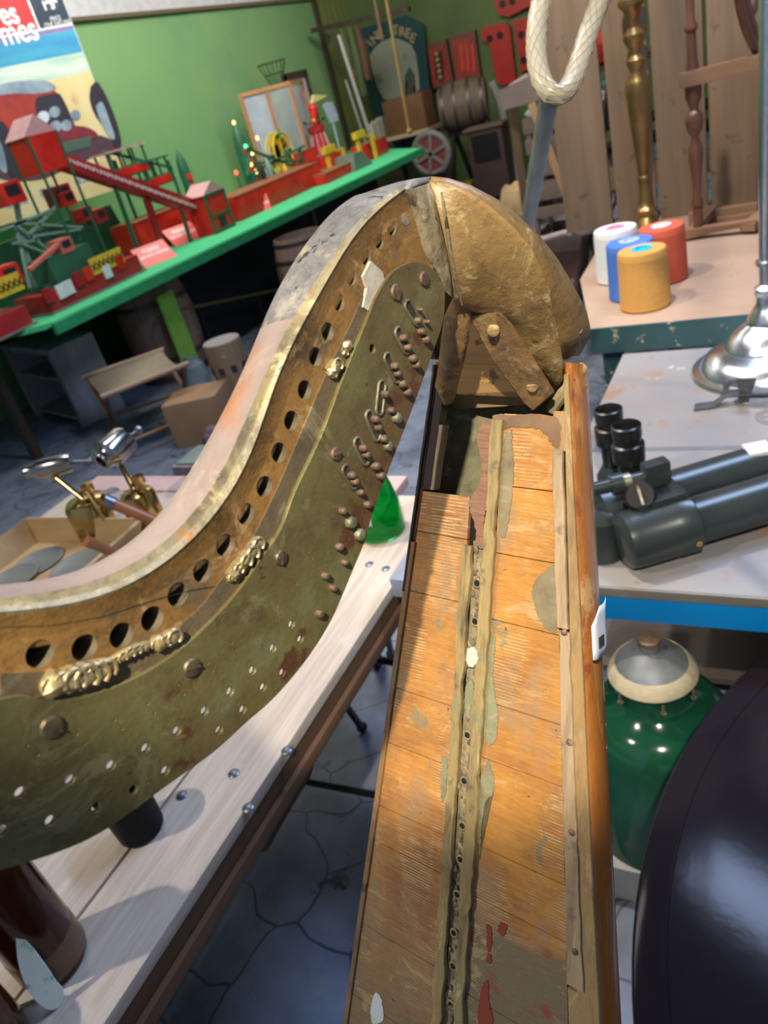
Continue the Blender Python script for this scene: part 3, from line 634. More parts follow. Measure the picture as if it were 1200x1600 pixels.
# putty smears and paint dabs on the board
def dab(px, m, nm='putty_patch', h=.0006, z=0):
    bm = BM(); P = [bp(*q) for q in px]; P3 = spline([V((w, s, z)) for w, s in P]+[V((*P[0], z))], 12)[:-1]
    P3 = [p+V((noise.noise(p*400), noise.noise(p*400+V((3, 3, 3))), 0))*.0011+V((noise.noise(p*1500), noise.noise(p*1500+V((3, 3, 3))), 0))*.0006 for p in P3]
    prism(bm, P3, V((0, 0, h))); return obj(nm, bm, m, harp, MB)
m_putty = M_('grey_putty', (.27, .22, .125), .7, 0, (.20, .16, .09), 40, bump=.3, bscale=80)
m_gputty = M_('green_putty', (.29, .28, .16), .7, 0, (.22, .20, .11), 40, bump=.3, bscale=80)
for q in [[(800,670),(803,740),(798,790),(790,835),(780,830),(782,760),(788,690)]]: dab(q, m_putty)
dab([(838,905),(850,893),(868,888),(870,980),(858,985),(845,970),(836,945),(832,925)], m_putty)
dab([(770,985),(774,1000),(770,1060),(778,1110),(776,1150),(768,1163),(758,1150),(760,1090),(764,1020)], m_gputty)
dab([(762,1185),(772,1215),(770,1240),(758,1255),(752,1300),(750,1340),(748,1290),(750,1230)], m_gputty)
dab([(735,1010),(748,1010),(752,1025),(745,1040),(735,1032)], M_('white_filler', (.6, .6, .5), .6), z=.004)
dab([(735,1060),(742,1075),(738,1120),(728,1115),(727,1080)], m_gputty, z=0)
dab([(690,640+1180-640),(700,1190),(696,1240),(690,1245)], m_gputty)
dab([(588,1548),(596,1560),(600,1590),(594,1598),(582,1597),(580,1570)], M_('white_paint_dab', (.62, .66, .68), .5))
for q in [[(760,1445),(768,1448),(768,1478),(762,1485)],[(782,1440),(792,1445),(788,1462),(778,1455)],[(752,1545),(762,1530),(764,1560),(770,1598),(748,1598)],[(762,1490),(768,1492),(766,1505),(760,1500)]]:
    dab(q, M_('red_underpaint', (.26, .055, .025), .5))
dab([(770,648),(790,648),(868,652),(876,690),(868,700),(845,672),(800,668),(772,676)], M_('brown_grime', (.23, .13, .065), .6, 0, (.15, .09, .05), 50, bump=.5, bscale=120))
for q, m in [([(640,785),(650,770),(672,772),(690,800),(700,830),(660,825),(645,818)], m_pale)] if False else []: pass
# price sticker with barcode round the side of the box
rgs = []
for y, xl in [(952,934),(975,921),(1000,922),(1036,926)]:
    w, s = bp(xl, y); rgs.append((w, s))
def side_pt(s, u):                                        # u along the outside of the shell from the front edge
    r_ = shell_ring(s)[:6]; L = 0
    for a, b in zip(r_[:-1], r_[1:]):
        d = (b-a).length
        if L+d >= u: return a.lerp(b, (u-L)/d)+V((.0045, 0, 0))
        L += d
    return r_[-1]+V((.0045, 0, 0))
s0, s1 = S_(925,955), S_(928,1035)
bm = BM(); loft(bm, [[side_pt(s0+(s1-s0)*i/6, .0035+k*.004+(.012*(1-i/1.5) if i < 1.5 else 0)) for k in range(8)] for i in range(7)], cap=False, closed=False)
stk = obj('price_sticker', bm, M_('sticker_paper', (.62, .65, .70), .5, 0, (.58, .61, .66), 5), harp, MB); stk.modifiers.new('t', 'SOLIDIFY').thickness = .0003
stk['label'] = 'white price sticker with a barcode'
bm = BM()
for k in range(6):
    a = side_pt(s0+(s1-s0)*.58, .010+k*.0018); b = side_pt(s0+(s1-s0)*.80, .010+k*.0018); bar(bm, a+V((.0006, 0, 0.0002)), b+V((.0006, 0, .0002)), .0006+.0004*(k % 2), .0003)
obj('barcode', bm, M_('black_ink', (.02, .02, .02), .5), stk, MB)

for m_, d_, l_, k_, kw in [(m_neckside, (.10, .055, .02), (.52, .34, .14), .75, {}), (m_gilt, (.13, .10, .06), (.62, .52, .30), .8, {}), (m_top, (.22, .15, .11), (.46, .36, .28), .35, {}), (m_topd, (.04, .035, .03), (.36, .33, .27), .7, {}),
                           (m_brass, (.10, .07, .035), (.32, .31, .15), .55, dict(bump=.25)), (_mc['dome_varnish'], (.08, .055, .03), (.45, .34, .16), .8, {}), (_mc['shoulder_gilt'], (.12, .075, .035), (.55, .41, .19), .8, {}),
                           (m_iron, (.07, .045, .025), (.46, .30, .13), .8, dict(sc1=60)), (m_plaster, (.10, .08, .05), (.55, .46, .29), .8, dict(sc1=80)), (m_side, (.16, .05, .015), (.60, .30, .10), .5, dict(st=(1, .2, 1))),
                           (m_edge, (.14, .10, .05), (.50, .36, .18), .7, dict(st=(1, .25, 1))), (m_edgel, (.08, .05, .03), (.45, .26, .10), .7, dict(st=(1, .25, 1))), (m_rib, (.10, .08, .045), (.55, .44, .22), .75, dict(st=(1, .15, 1), sc1=90, sc2=300)),
                           (m_pale, (.16, .12, .08), (.56, .43, .28), .6, dict(st=(1, .1, 1), sc1=90, sc2=300)), (m_bl, (.22, .11, .05), (.60, .42, .20), .45, dict(st=(1, 2, 1))), (m_br, (.22, .11, .05), (.60, .42, .20), .45, dict(st=(1, 2, 1))),
                           (m_putty, (.13, .10, .06), (.34, .29, .18), .6, {}), (m_gputty, (.14, .13, .07), (.38, .36, .22), .6, {}), (_mc['grimy_varnish_band'], (.07, .05, .03), (.30, .25, .15), .7, {}), (_mc['green_grey_lining'], (.06, .05, .03), (.34, .33, .20), .6, {})]:
    grunge(m_, d_, l_, k_, **kw)
# ================================================================== near benches
m_pine = wood('scrubbed_pine', (.60, .52, .44), (.48, .39, .31), 'y', .38, (((.36, .27, .20), 5, .64, .06), ((.66, .59, .52), 3, .55, .1)), scale=80, bump=.6)
grunge(m_pine, (.33, .25, .19), (.70, .63, .56), .45, 26, 200, (1, .03, 1), .4)
m_pinedk = wood('brown_pine_edge', (.16, .085, .04), (.10, .055, .03), 'y', .5, scale=20)
m_black = M_('black_metal', (.012, .012, .013), .4, .3)
m_bolt = M_('zinc_bolt', (.20, .23, .27), .35, .8, (.14, .16, .2), 60)
PX = -.775
pt = thing('workbench', 'pine topped bench with scrubbed pale planks, round bolt heads and dark under-frame', 'bench', (PX-.6, .6, 0))
xs = [PX, PX-.158, PX-.40, PX-.65, PX-.90, PX-1.15, PX-1.42]
for a, b in zip(xs[:-1], xs[1:]):
    bm = BM(); bb(bm, (a, -.5, .725), (b+.006, 1.52, .75), .003); obj('top_plank', bm, m_pine, pt)
bm = BM(); bb(bm, (PX-.03, -.5, .690), (PX-.004, 1.52, .7245), .002); obj('edge_rail', bm, m_pinedk, pt)
bm = BM(); bb(bm, (PX-.045, -.5, .660), (PX+.006, 1.52, .686), .003); obj('edge_rail', bm, m_pinedk, pt)
bm = BM(); bb(bm, (PX-.165, -.5, .712), (PX-.15, 1.52, .722)); obj('seam_strip', bm, m_black, pt)
bm = BM(); bb(bm, (PX-.17, 1.525, .725), (PX-1.4, 1.62, .752), .003); obj('end_board', bm, M_('pinkish_end_board', (.62, .42, .40), .5), pt)
for q in [(448,1173),(365,1209),(388,1262),(284,1243),(577,882),(603,889)]:
    p = atz(*q, .75); bm = BM(); lathe(bm, [(.010, 0), (.010, .0015), (.007, .0032), (.001, .0036)], p, n=20); obj('bolt_head', bm, m_bolt, pt)
for x in (PX-.14, PX-1.3):
    for y in (-.35, 1.35):
        bm = BM(); rod(bm, (x, y, 0), (x, y, .66), .018); rod(bm, (x, y, 0), (x, y, .02), .03); obj('leg', bm, m_black, pt)
bm = BM(); a = atz(488, 1222, .22); rod(bm, atz(430, 1212, .21), atz(640, 1252, .21), .009); obj('cross_bar', bm, m_black, pt)
bm = BM(); rod(bm, (PX-1.3, -.35, .3), (PX-1.3, 1.35, .3), .012); rod(bm, (PX-.14, 1.35, .3), (PX-1.3, 1.35, .3), .012); obj('under_frame', bm, m_black, pt)
bm = BM(); P = [atx(x, y, PX-.012) for x, y in [(440,1215),(484,1165),(492,1190),(486,1212),(462,1252),(440,1290),(418,1330),(400,1333),(393,1322)]]
prism(bm, P, V((-.03, 0, 0))); obj('bracket', bm, M_('rusty_cast_iron', (.09, .04, .025), .75, .2, (.13, .07, .05), 60, bump=.8, bscale=90), pt)
# folding trestle legs and castor between the benches
tr = thing('trestle_stand', 'thin black metal trestle stand on the floor between the pine bench and the harp', 'stand', atz(568, 1143, 0))
def at_floor_leg(p0, p1, z1, r, nm):
    a = atz(*p0, 0.006); b = atz(*p1, z1); bm = BM(); rod(bm, a, b, r); blob(bm, a+V((0, 0, .012)), .018, (1, 1, .8)); return obj(nm, bm, m_black, tr)
at_floor_leg((567,1140), (497,1040), .45, .011, 'leg'); at_floor_leg((612,1025), (595,940), .45, .011, 'leg'); at_floor_leg((585,1035), (560,985), .30, .008, 'leg')
bm = BM(); rod(bm, atz(497,1040,.45), atz(595,940,.45), .010); rod(bm, atz(560,985,.30), atz(520,1072,.30), .007); obj('brace', bm, m_black, tr)
bm = BM(); c = atz(588, 1030, .03); lathe(bm, [(.03, -.012), (.03, .012)], c, (1, .3, 0)); lathe(bm, [(.012, -.018), (.012, .018)], c, (1, .3, 0)); obj('castor', bm, m_black, tr)

# grey box on the corner of the bench
bm = BM(); g0 = atz(608, 905, .80); bb(bm, (g0.x, g0.y, .7525), (g0.x+.16, g0.y+.20, .80), .002)
go = obj('metal_box', bm, M_('grey_blue_box', (.28, .31, .42), .4, .2), None); tag(go, 'small grey-blue metal box on the bench corner left of the harp', 'box')
# green bottle
bp0 = atz(597, 830, .75); bt = thing('glass_bottle', 'green glass bottle standing on the pine bench behind the brass plate', 'bottle', bp0+V((0, 0, .0)))
m_gglass = M_('green_glass', (.0, .55, .10), .03, 0, (.0, .5, .09), 5, trans=.85, ior=1.3)
bm = BM(); prof = [(.001, .001), (.056, .001), (.061, .006), (.061, .08), (.054, .12), (.042, .17), (.022, .22), (.013, .25), (.013, .30), (.015, .30), (.015, .315), (.010, .315), (.010, .25), (.019, .218), (.039, .168), (.051, .12), (.058, .08), (.058, .010), (.001, .014)]
lathe(bm, prof, bp0, n=36); obj('bottle_body', bm, m_gglass, bt)
bm = BM(); a0 = -2.75
loft(bm, [[bp0+V((math.cos(a0+t*.16)*.0615, math.sin(a0+t*.16)*.0615, z)) for t in range(10)] for z in (.055, .08)], cap=False, closed=False)
lb = obj('paper_label', bm, M_('white_paper', (.8, .8, .78), .6), bt); lb.modifiers.new('t', 'SOLIDIFY').thickness = .0004
# black mug, stoneware and dish under the plate
c0 = atz(222, 1295, .75); bm = BM(); lathe(bm, [(.001, 0), (.034, 0), (.038, .004), (.043, .10), (.044, .105), (.041, .105), (.036, .012), (.001, .010)], c0, n=36)
m_ceramic = M_('black_glaze', (.005, .006, .008), .5, 0, (.009, .010, .013), 10, spec=.15)
tag(obj('black_pot', bm, m_ceramic, None), 'black round pot on the pine bench under the brass plate', 'pot')
m_stone = M_('dark_brown_glaze', (.055, .010, .004), .12, 0, (.03, .008, .004), 6, spec=.35)
m_stone2 = M_('mottled_brown_glaze', (.15, .085, .045), .3, 0, (.10, .055, .03), 14)
c1 = atz(88, 1500, .75); j1 = thing('stoneware_bottle', 'tall glossy dark brown stoneware bottle on the pine bench at the left edge', 'bottle', c1)
bm = BM(); lathe(bm, [(.001, .0), (.040, .0), (.047, .006), (.049, .018), (.049, .20), (.048, .24), (.03, .27), (.016, .285), (.016, .31), (.020, .312), (.020, .325), (.010, .325)], c1, n=40); obj('bottle_body', bm, m_stone, j1)
bm = BM(); lathe(bm, [(.0492, .014), (.0497, .018), (.0497, .06), (.0492, .063)], c1, n=40); obj('dipped_foot', bm, m_stone2, j1)
c2 = atz(-12, 1648, .75); j2 = thing('stoneware_jar', 'dark reddish-brown stoneware jar in the bottom left corner, nearest the camera', 'jar', c2)
bm = BM(); lathe(bm, [(.001, .0), (.045, .0), (.052, .008), (.055, .03), (.055, .10), (.048, .125), (.034, .135), (.032, .15), (.028, .15)], c2, n=40); obj('jar_body', bm, m_stone, j2)
d0 = V(O + ray(52, 1520)*1.0); 
dl = lambda x, y: pl(x, y, atz(58, 1600, .757)+V((0, 0, 0)), V((.95, -.26, .18)))
px = [(16,1438),(24,1462),(27,1497),(36,1530),(52,1560),(75,1577),(92,1574),(99,1557),(97,1545),(88,1535),(70,1508),(48,1478)]
P = spline([dl(*q) for q in px]+[dl(*px[0])], 3)[:-1]; bm = BM(); prism(bm, P, V((-.0025, .002, -.0025)))
tag(obj('pearl_dish', bm, M_('pearl_glaze', (.66, .74, .68), .25, 0, (.70, .76, .62), 9, layers=(((.20, .46, .50), 26, .60, .06), ((.40, .58, .40), 18, .64, .06))), None), 'pale blue-green teardrop dish leaning between the two brown stoneware pieces', 'dish')

# tray with discs
TZ = .83; m_tray = M_('tray_wood', (.50, .34, .16), .55, 0, (.40, .26, .12), 18, (.2, 1, 1), .3)
tr_ = thing('wooden_tray', 'shallow open wooden tray with sloping sides, on the left of the pine bench', 'tray', (-1.85, 1.08, .75))
tc = [V((-2.06, 1.23, TZ)), V((-1.60, 1.25, TZ)), V((-1.585, .93, TZ)), V((-2.06, .90, TZ))]
bc = [q.lerp(V((-1.83, 1.08, TZ)), .13)+V((0, 0, -.078)) for q in tc]
for i in range(4):
    a, b, c, d = tc[i], tc[(i+1) % 4], bc[(i+1) % 4], bc[i]; n_ = (b-a).cross(d-a).normalized()*.010
    if n_.dot(V((-1.83, 1.08, TZ))-a) > 0: n_ = -n_
    bm = BM(); prism(bm, [a, b, c, d], n_); obj('tray_side', bm, m_tray, tr_)
bm = BM(); prism(bm, bc, V((0, 0, .006))); obj('tray_floor', bm, m_tray, tr_)
for i, (x, y, r, lab) in enumerate([(60,878,.075,'middle grey metal disc, the one farthest back in the tray'),(22,903,.07,'grey metal disc at the left end of the tray'),(125,884,.085,'bluish metal disc at the right of the tray')]):
    p = atz(x, y, .762+.004*i); bm = BM(); lathe(bm, [(r, 0), (r, .003), (r*.9, .0036), (r*.88, .0028)], p, n=36)
    tag(obj('metal_disc', bm, M_('dull_pewter', (.26, .27, .22), .45, .5, (.20, .23, .24), 12), None), lab, 'disc', 'metal discs in the tray')
# two tool handles sticking out of the bench clutter
m_hand = M_('tool_handle_wood', (.33, .13, .05), .35, 0, (.22, .08, .035), 12, (1, 1, .1))
for (p0, p1, z0, z1, r, lab) in [((165,782),(262,830),.87,.80,.016,'turned wooden tool handle with steel ferrule, the upper of the two'),((136,846),(205,878),.86,.81,.013,'short plain wooden tool handle poking out beside the tray')]:
    a, b = atz(*p0, z0), atz(*p1, z1); a = O+(a-O)*.93; d = (b-a); b = b+d*.5; h = thing('tool_handle', lab, 'handle', b)
    b.z = .765
    bm = BM(); tube(bm, [a, a.lerp(b, .1), a.lerp(b, .5), b], [r*.85, r, r*.95, r], 16); obj('grip', bm, m_hand, h)
    bm = BM(); rod(bm, a-(b-a).normalized()*.002, a.lerp(b, .10), r*1.08); obj('ferrule', bm, m_bolt if 'ferrule' in lab else m_hand, h)
# blowlamps
m_brassb = M_('polished_brass', (.62, .43, .16), .18, 1, (.45, .30, .10), 8)
m_steelb = M_('burnished_steel', (.38, .40, .44), .2, 1, (.25, .22, .2), 10)
def blowlamp(base, top_r, h, burner_a, burner_b, lab, br):
    t = thing('blowlamp', lab, 'blowlamp', base, 'brass blowlamps')
    bm = BM(); lathe(bm, [(top_r*.9, 0), (top_r, .006), (top_r, h*.85), (top_r*.86, h*.97), (top_r*.5, h*1.03), (top_r*.2, h*1.04)], base, n=32); obj('tank', bm, m_brassb, t)
    bm = BM(); c = base+V((top_r*.45, .01, h)); lathe(bm, [(.010, 0), (.010, .02), (.018, .022), (.018, .045), (.004, .046)], c, n=16); obj('filler_cap', bm, m_brassb, t)
    bm = BM(); rod(bm, base+V((0, 0, h)), (burner_a+burner_b)/2-V((0, 0, br)), .008); tube(bm, [base+V((0, 0, h+.02)), base+V((.03, 0, h+.03)), base+V((.07, -.02, h-.02)), base+V((.09, -.03, h-.05))], .006, 10); obj('riser_pipe', bm, m_brassb, t)
    d = (burner_b-burner_a).normalized(); L = (burner_b-burner_a).length; bm = BM()
    lathe(bm, [(br*.3, L), (br*.9, L), (br, L*.9), (br, L*.30), (br*.75, L*.2), (br*.62, L*.12), (br*.62, 0), (br*.42, 0), (br*.42, L*.25)], burner_a, d, n=24); obj('burner', bm, m_steelb, t)
    bm = BM(); rod(bm, burner_b, burner_b+d*.05-V((0, 0, .01)), .005); lathe(bm, [(.013, 0), (.013, .01)], burner_b+d*.05-V((0, 0, .01)), d, n=12); obj('control_knob', bm, m_bolt, t)
b1 = atz(158, 835, .75); b2 = atz(236, 822, .75)
blowlamp(b1, .062, .125, V((0, 0, 0))+atz(40,738,.98), atz(112,722,.97), 'brass blowlamp with long blued steel burner pointing left', .028)
blowlamp(b2, .052, .12, atz(158,722,.96), atz(175,700,.98)+V((.0, .06, 0)), 'brass blowlamp with round steel burner facing the camera', .045)
bm = BM(); lathe(bm, [(.02, 0), (.027, .004), (.03, .05), (.024, .055), (.024, .05)], atz(182, 790, .75), n=18); tag(obj('spare_jar', bm, M_('clear_glass', (.8, .85, .9), .05, trans=.9), None), 'small clear glass jar between the two blowlamps', 'jar')

# ================================================================== right bench
m_btop = M_('worn_bench_top', (.29, .265, .25), .42, 0, (.22, .22, .235), 2.5, bump=.15, bscale=30, layers=(((.55, .50, .42), 16, .68, .02), ((.30, .17, .10), 3.5, .58, .1), ((.18, .17, .16), 9, .66, .03)), rvar=.1)
m_blue = M_('bright_blue_paint', (.0, .18, .50), .4, 0, (.0, .15, .42), 3, layers=(((.22, .20, .15), 24, .70, .02),))
rb = thing('workbench', 'bench with worn grey-brown top and bright blue painted front rail, carrying the binoculars', 'bench', (.1, 1.8, 0))
bm = BM(); bb(bm, (-.50, 1.19, .74), (1.85, 2.41, .75), .002); obj('top_panel', bm, m_btop, rb)
bm = BM(); bb(bm, (-.50, 1.183, .732), (1.85, 1.19, .753), .002); obj('metal_lip', bm, M_('dull_metal_lip', (.30, .27, .22), .4, .5), rb)
bm = BM(); bb(bm, (-.50, 1.186, .672), (1.85, 1.21, .731), .002); obj('front_rail', bm, m_blue, rb)
bm = BM(); bb(bm, (-.50, 1.21, .70), (-.48, 2.41, .738)); bb(bm, (1.83, 1.21, .70), (1.85, 2.41, .738)); obj('side_rail', bm, m_blue, rb)
bm = BM(); bb(bm, (-.5, 1.745, .7502), (1.1, 1.765, .7508)); obj('top_seam', bm, M_('seam_grime', (.17, .18, .19), .5), rb)
for x in (-.473, 1.8):
    for y in (1.24, 2.36): bm = BM(); bb(bm, (x-.025, y-.025, 0), (x+.025, y+.025, .70)); obj('leg', bm, m_blue, rb)
bm = BM(); bb(bm, (-.48, 1.6, .12), (1.1, 2.3, .14)); obj('lower_shelf', bm, M_('dusty_shelf', (.11, .09, .08), .7), rb)
bm = BM(); bb(bm, (-.3, 1.62, .62), (.9, 1.66, .67)); obj('under_rail', bm, M_('pink_primer', (.40, .24, .20), .6), rb)
bm = text_bm('e', .20, .0003); M4 = Matrix.Translation(atz(1185, 650, .7508)+V((.03, .01, 0))) @ Matrix.Rotation(math.radians(8), 4, 'Z'); bmesh.ops.transform(bm, matrix=M4, verts=bm.verts); obj('stencil_letter', bm, M_('stencil_grey', (.22, .20, .18), .5), rb)
# back bench
GZ = .84; m_teal = M_('chipped_teal_paint', (.02, .065, .075), .5, 0, (.02, .05, .055), 6, layers=(((.28, .27, .19), 20, .62, .02),))
m_btop2 = M_('brown_bench_top', (.36, .25, .18), .45, 0, (.30, .20, .14), 3, (.3, 1, 1), .2, 30, layers=(((.22, .15, .10), 10, .66, .03),))
b2_ = thing('workbench', 'rear bench with brown top and chipped teal edge, carrying the thread cones', 'bench', (-.1, 3.2, 0))
bl, fr = atz(905, 440, GZ), atz(918, 517, GZ); xl = -.70
bm = BM(); prism(bm, [V((-.60, 2.425, GZ-.012)), V((1.2, 2.425, GZ-.012)), V((1.2, 4.0, GZ-.012)), V((-.80, 4.0, GZ-.012)), V((-.76, 3.0, GZ-.012))], V((0, 0, .012))); obj('top_panel', bm, m_btop2, b2_)
bm = BM(); bb(bm, (-.60, 2.415, GZ-.085), (1.2, 2.425, GZ)); obj('front_rail', bm, m_teal, b2_)
for x in (-.55, 1.1):
    for y in (2.5, 3.9): bm = BM(); bb(bm, (x-.03, y-.03, 0), (x+.03, y+.03, GZ-.012)); obj('leg', bm, m_teal, b2_)
# thread cones
def cone(px, py, col, lab, capc, r=.082, h=.19, nm='thread_cone'):
    p = atz(px, py, GZ); t = thing(nm, lab, 'thread cone', p, 'thread cones on the rear bench')
    bm = BM(); pr = [(r*.93, 0), (r, .008)]
    n = 26
    for i in range(n): hh = .012+(h-.03)*i/n; pr += [(r*(1-.05*i/n), hh), (r*(1-.05*i/n)*.985, hh+(h-.03)/n*.5)]
    pr += [(r*.945, h-.008), (r*.90, h-.001), (r*.30, h+.001), (r*.30, h-.004)]
    lathe(bm, pr, p, n=40); obj('thread', bm, M_('thread_'+nm+lab.split()[0], col, .75, 0, tuple(c*.85 for c in col), 40, (1, 1, 6), .2, 60), t)
    bm = BM(); lathe(bm, [(r*.42, h-.002), (r*.42, h+.003), (r*.24, h+.004), (r*.22, h-.01)], p, n=24); obj('core_cap', bm, M_('cap_'+lab.split()[0], capc, .4), t)
cone(968, 436, (.62, .64, .62), 'white thread cone with a pink core, at the back left of the four', (.75, .25, .35))
cone(1038, 437, (.52, .085, .04), 'red thread cone behind the gold one', (.6, .62, .65))
cone(990, 462, (.05, .15, .50), 'blue thread cone between the white and the gold', (.35, .45, .6))
cone(1009, 478, (.50, .26, .06), 'gold-brown thread cone with a bright blue core, nearest of the four', (.02, .42, .75))
# binoculars
m_bino = M_('dark_green_grey_enamel', (.035, .045, .045), .28, .2, (.03, .038, .04), 8, layers=(((.30, .07, .03), 14, .72, .02),))
m_blk = M_('satin_black', (.014, .014, .015), .3)
bn = thing('binoculars', 'large dark military binoculars lying on the bench right of the harp', 'binoculars', atz(1050, 880, .75))
zt = .812; A1, A2 = atz(1062, 820, zt), atz(1200, 779, zt); dr = (A2-A1); dr.z = 0; dr.normalize(); pr = V((-dr.y, dr.x, 0))
B1_ = A1+pr*.118
for q, r0 in ((A1, .047), (B1_, .047)):
    bm = BM(); lathe(bm, [(r0, 0), (r0, .50), (r0*1.25, .52), (r0*1.25, .62), (r0*1.15, .62), (r0*1.1, .52)], q, dr, n=40); obj('objective_tube', bm, m_bino, bn)
bm = BM(); lathe(bm, [(.040, -.125), (.056, -.115), (.059, -.10), (.059, -.02), (.0600, -.018), (.0600, .020), (.055, .024), (.04, .024)], A1, dr, n=44); obj('body_sleeve', bm, m_bino, bn)
bm = BM(); lathe(bm, [(.040, -.125), (.056, -.115), (.056, .015), (.04, .02)], B1_, dr, n=44); obj('body_sleeve', bm, m_bino, bn)
bm = BM(); c = (A1+B1_)/2-dr*.03+V((0, 0, .055)); box(bm, c, (.10, .13, .035), frame_from(V((0, 0, 1)), dr).to_3x3() if False else Matrix.Rotation(math.atan2(dr.y, dr.x), 3, 'Z'), .006); obj('bridge', bm, m_bino, bn)
for q, px_, lab in ((A1, (978, 665), ''), (B1_, (950, 640), '')):
    top = atz(*px_, zt+.165); base_ = V((top.x, top.y, zt+.02)); bm = BM()
    lathe(bm, [(.022, 0), (.024, .02), (.024, .06), (.033, .065), (.034, .10), (.0335, .104), (.028, .107), (.0285, .118), (.030, .120), (.0305, .146), (.027, .148), (.024, .140), (.022, .12), (.001, .118)], base_, n=36); obj('eyepiece', bm, m_blk, bn)
    bm = BM(); lathe(bm, [(.036, -.07), (.040, -.06), (.040, -.015), (.030, .0), (.026, .01)], base_, n=36); obj('prism_housing', bm, m_bino, bn)
k_ = atz(1000, 775, zt+.08); kk = thing
m_knob = M_('matt_black', (.010, .010, .011), .55, spec=.25)
bm = BM(); lathe(bm, [(.030, -.012), (.031, .004), (.026, .008), (.004, .009)], k_, (ray(1000, 775)*-1+V((0, 0, .2))), n=26); o1 = obj('filter_knob', bm, m_knob, bn)
bm = BM(); kd = (-ray(1000, 775)+V((0, 0, .2))).normalized(); box(bm, k_+kd*.013, (.009, .045, .012), frame_from(kd) @ Matrix.Rotation(.2, 3, 'Z'), .002); obj('knob_grip', bm, M_('worn_brass_black', (.10, .085, .05), .3, .5, (.02, .02, .02), 60), o1)
a_, b_ = atz(925, 765, zt+.10), atz(1025, 742, zt+.10); bm = BM(); rod(bm, a_, b_, .014); rod(bm, a_.lerp(b_, .30), a_.lerp(b_, .48), .022); obj('hinge_bar', bm, m_bino, bn)
bm = BM(); rod(bm, a_.lerp(b_, .40), a_.lerp(b_, .60), .0175); obj('hinge_sleeve', bm, M_('dull_brass_ring', (.30, .28, .19), .35, .6), bn)
bm = BM(); q = b_; box(bm, q+V((0, 0, .005)), (.05, .03, .05), Matrix.Rotation(math.atan2(dr.y, dr.x), 3, 'Z'), .005); obj('hinge_block', bm, m_bino, bn)
p = A1+dr*.008-pr*.059+V((0, 0, -.012)); bm = BM(); lathe(bm, [(.006, 0), (.006, .002), (.003, .002), (.003, .0005)], p, -pr, n=14); obj('screw', bm, m_brassb, bn)
ft = atz(945, 868, .75); bm = BM(); lathe(bm, [(.034, 0), (.038, .004), (.038, .03), (.034, .05), (.03, .09)], ft, n=30); obj('foot_lens', bm, m_bino, bn)
bm = BM(); t_ = A1+dr*.30+V((0, 0, .03)); box(bm, B1_+dr*.235+V((0, 0, .043)), (.05, .05, .010), Matrix.Rotation(.4, 3, 'Z'), .003); obj('tape_scrap', bm, M_('white_tape', (.66, .68, .66), .6), bn)
# chrome stand
m_chrome = M_('pitted_chrome', (.82, .88, .98), .24, 1, (.68, .72, .80), 30, bump=.25, bscale=130)
cs = atz(1199, 574, .75); ct = thing('chrome_stand', 'tall chrome column stand with a stepped round base on the bench at the right edge', 'stand', cs)
bm = BM(); lathe(bm, [(.195, 0), (.20, .006), (.197, .012), (.178, .016), (.176, .022), (.160, .045), (.135, .062), (.118, .068), (.110, .072), (.108, .078), (.090, .105), (.070, .122), (.058, .130), (.052, .135), (.050, .15), (.036, .175), (.030, .19), (.030, .21)], cs, n=56); obj('base', bm, m_chrome, ct)
bm = BM(); rod(bm, cs+V((0, 0, .2)), cs+V((0, 0, 1.55)), .022, n=28); obj('column', bm, m_chrome, ct)
bm = BM(); lathe(bm, [(.022, .29), (.030, .292), (.030, .302), (.022, .305)], cs, n=28); obj('collar', bm, m_chrome, ct); bm = BM(); lathe(bm, [(.030, .21), (.033, .215), (.033, .23), (.022, .24)], cs, n=28); obj('collar', bm, m_chrome, ct)
# iron strap bracket
m_gi = M_('grey_iron', (.17, .18, .20), .4, .6, (.11, .11, .12), 30)
sbk = thing('strap_bracket', 'bent grey iron strap bracket lying on the bench before the chrome base', 'bracket', atz(1110, 640, .75))
def flatbar(pts, w, t, nm, up=V((0, 1, 0))):
    bm = BM(); rg = []; P = [V(p) for p in pts]
    for i, p in enumerate(P): rg.append([p+up*w/2, p-up*w/2, p-up*w/2+V((0, 0, t)), p+up*w/2+V((0, 0, t))])
    loft(bm, rg); return obj(nm, bm, m_gi, sbk)
flatbar([atz(1085,638,.752), atz(1115,634,.752), atz(1135,618,.775), atz(1160,614,.782), atz(1235,612,.782)], .035, .006, 'long_strap')
cR = atz(1148, 628, .752); bm = BM(); tube(bm, [cR+V((math.cos(t)*.022, .0, .030+math.sin(t)*.034)) for t in [k*PI/8 for k in range(-4, 10)]], .008, 8); obj('hook', bm, m_gi, sbk)
bm = BM(); prism(bm, [atz(1157,628,.755), atz(1170,628,.755), atz(1182,592,.84), atz(1150,592,.84)], V((.0, .006, 0))); obj('upright_tongue', bm, m_gi, sbk)
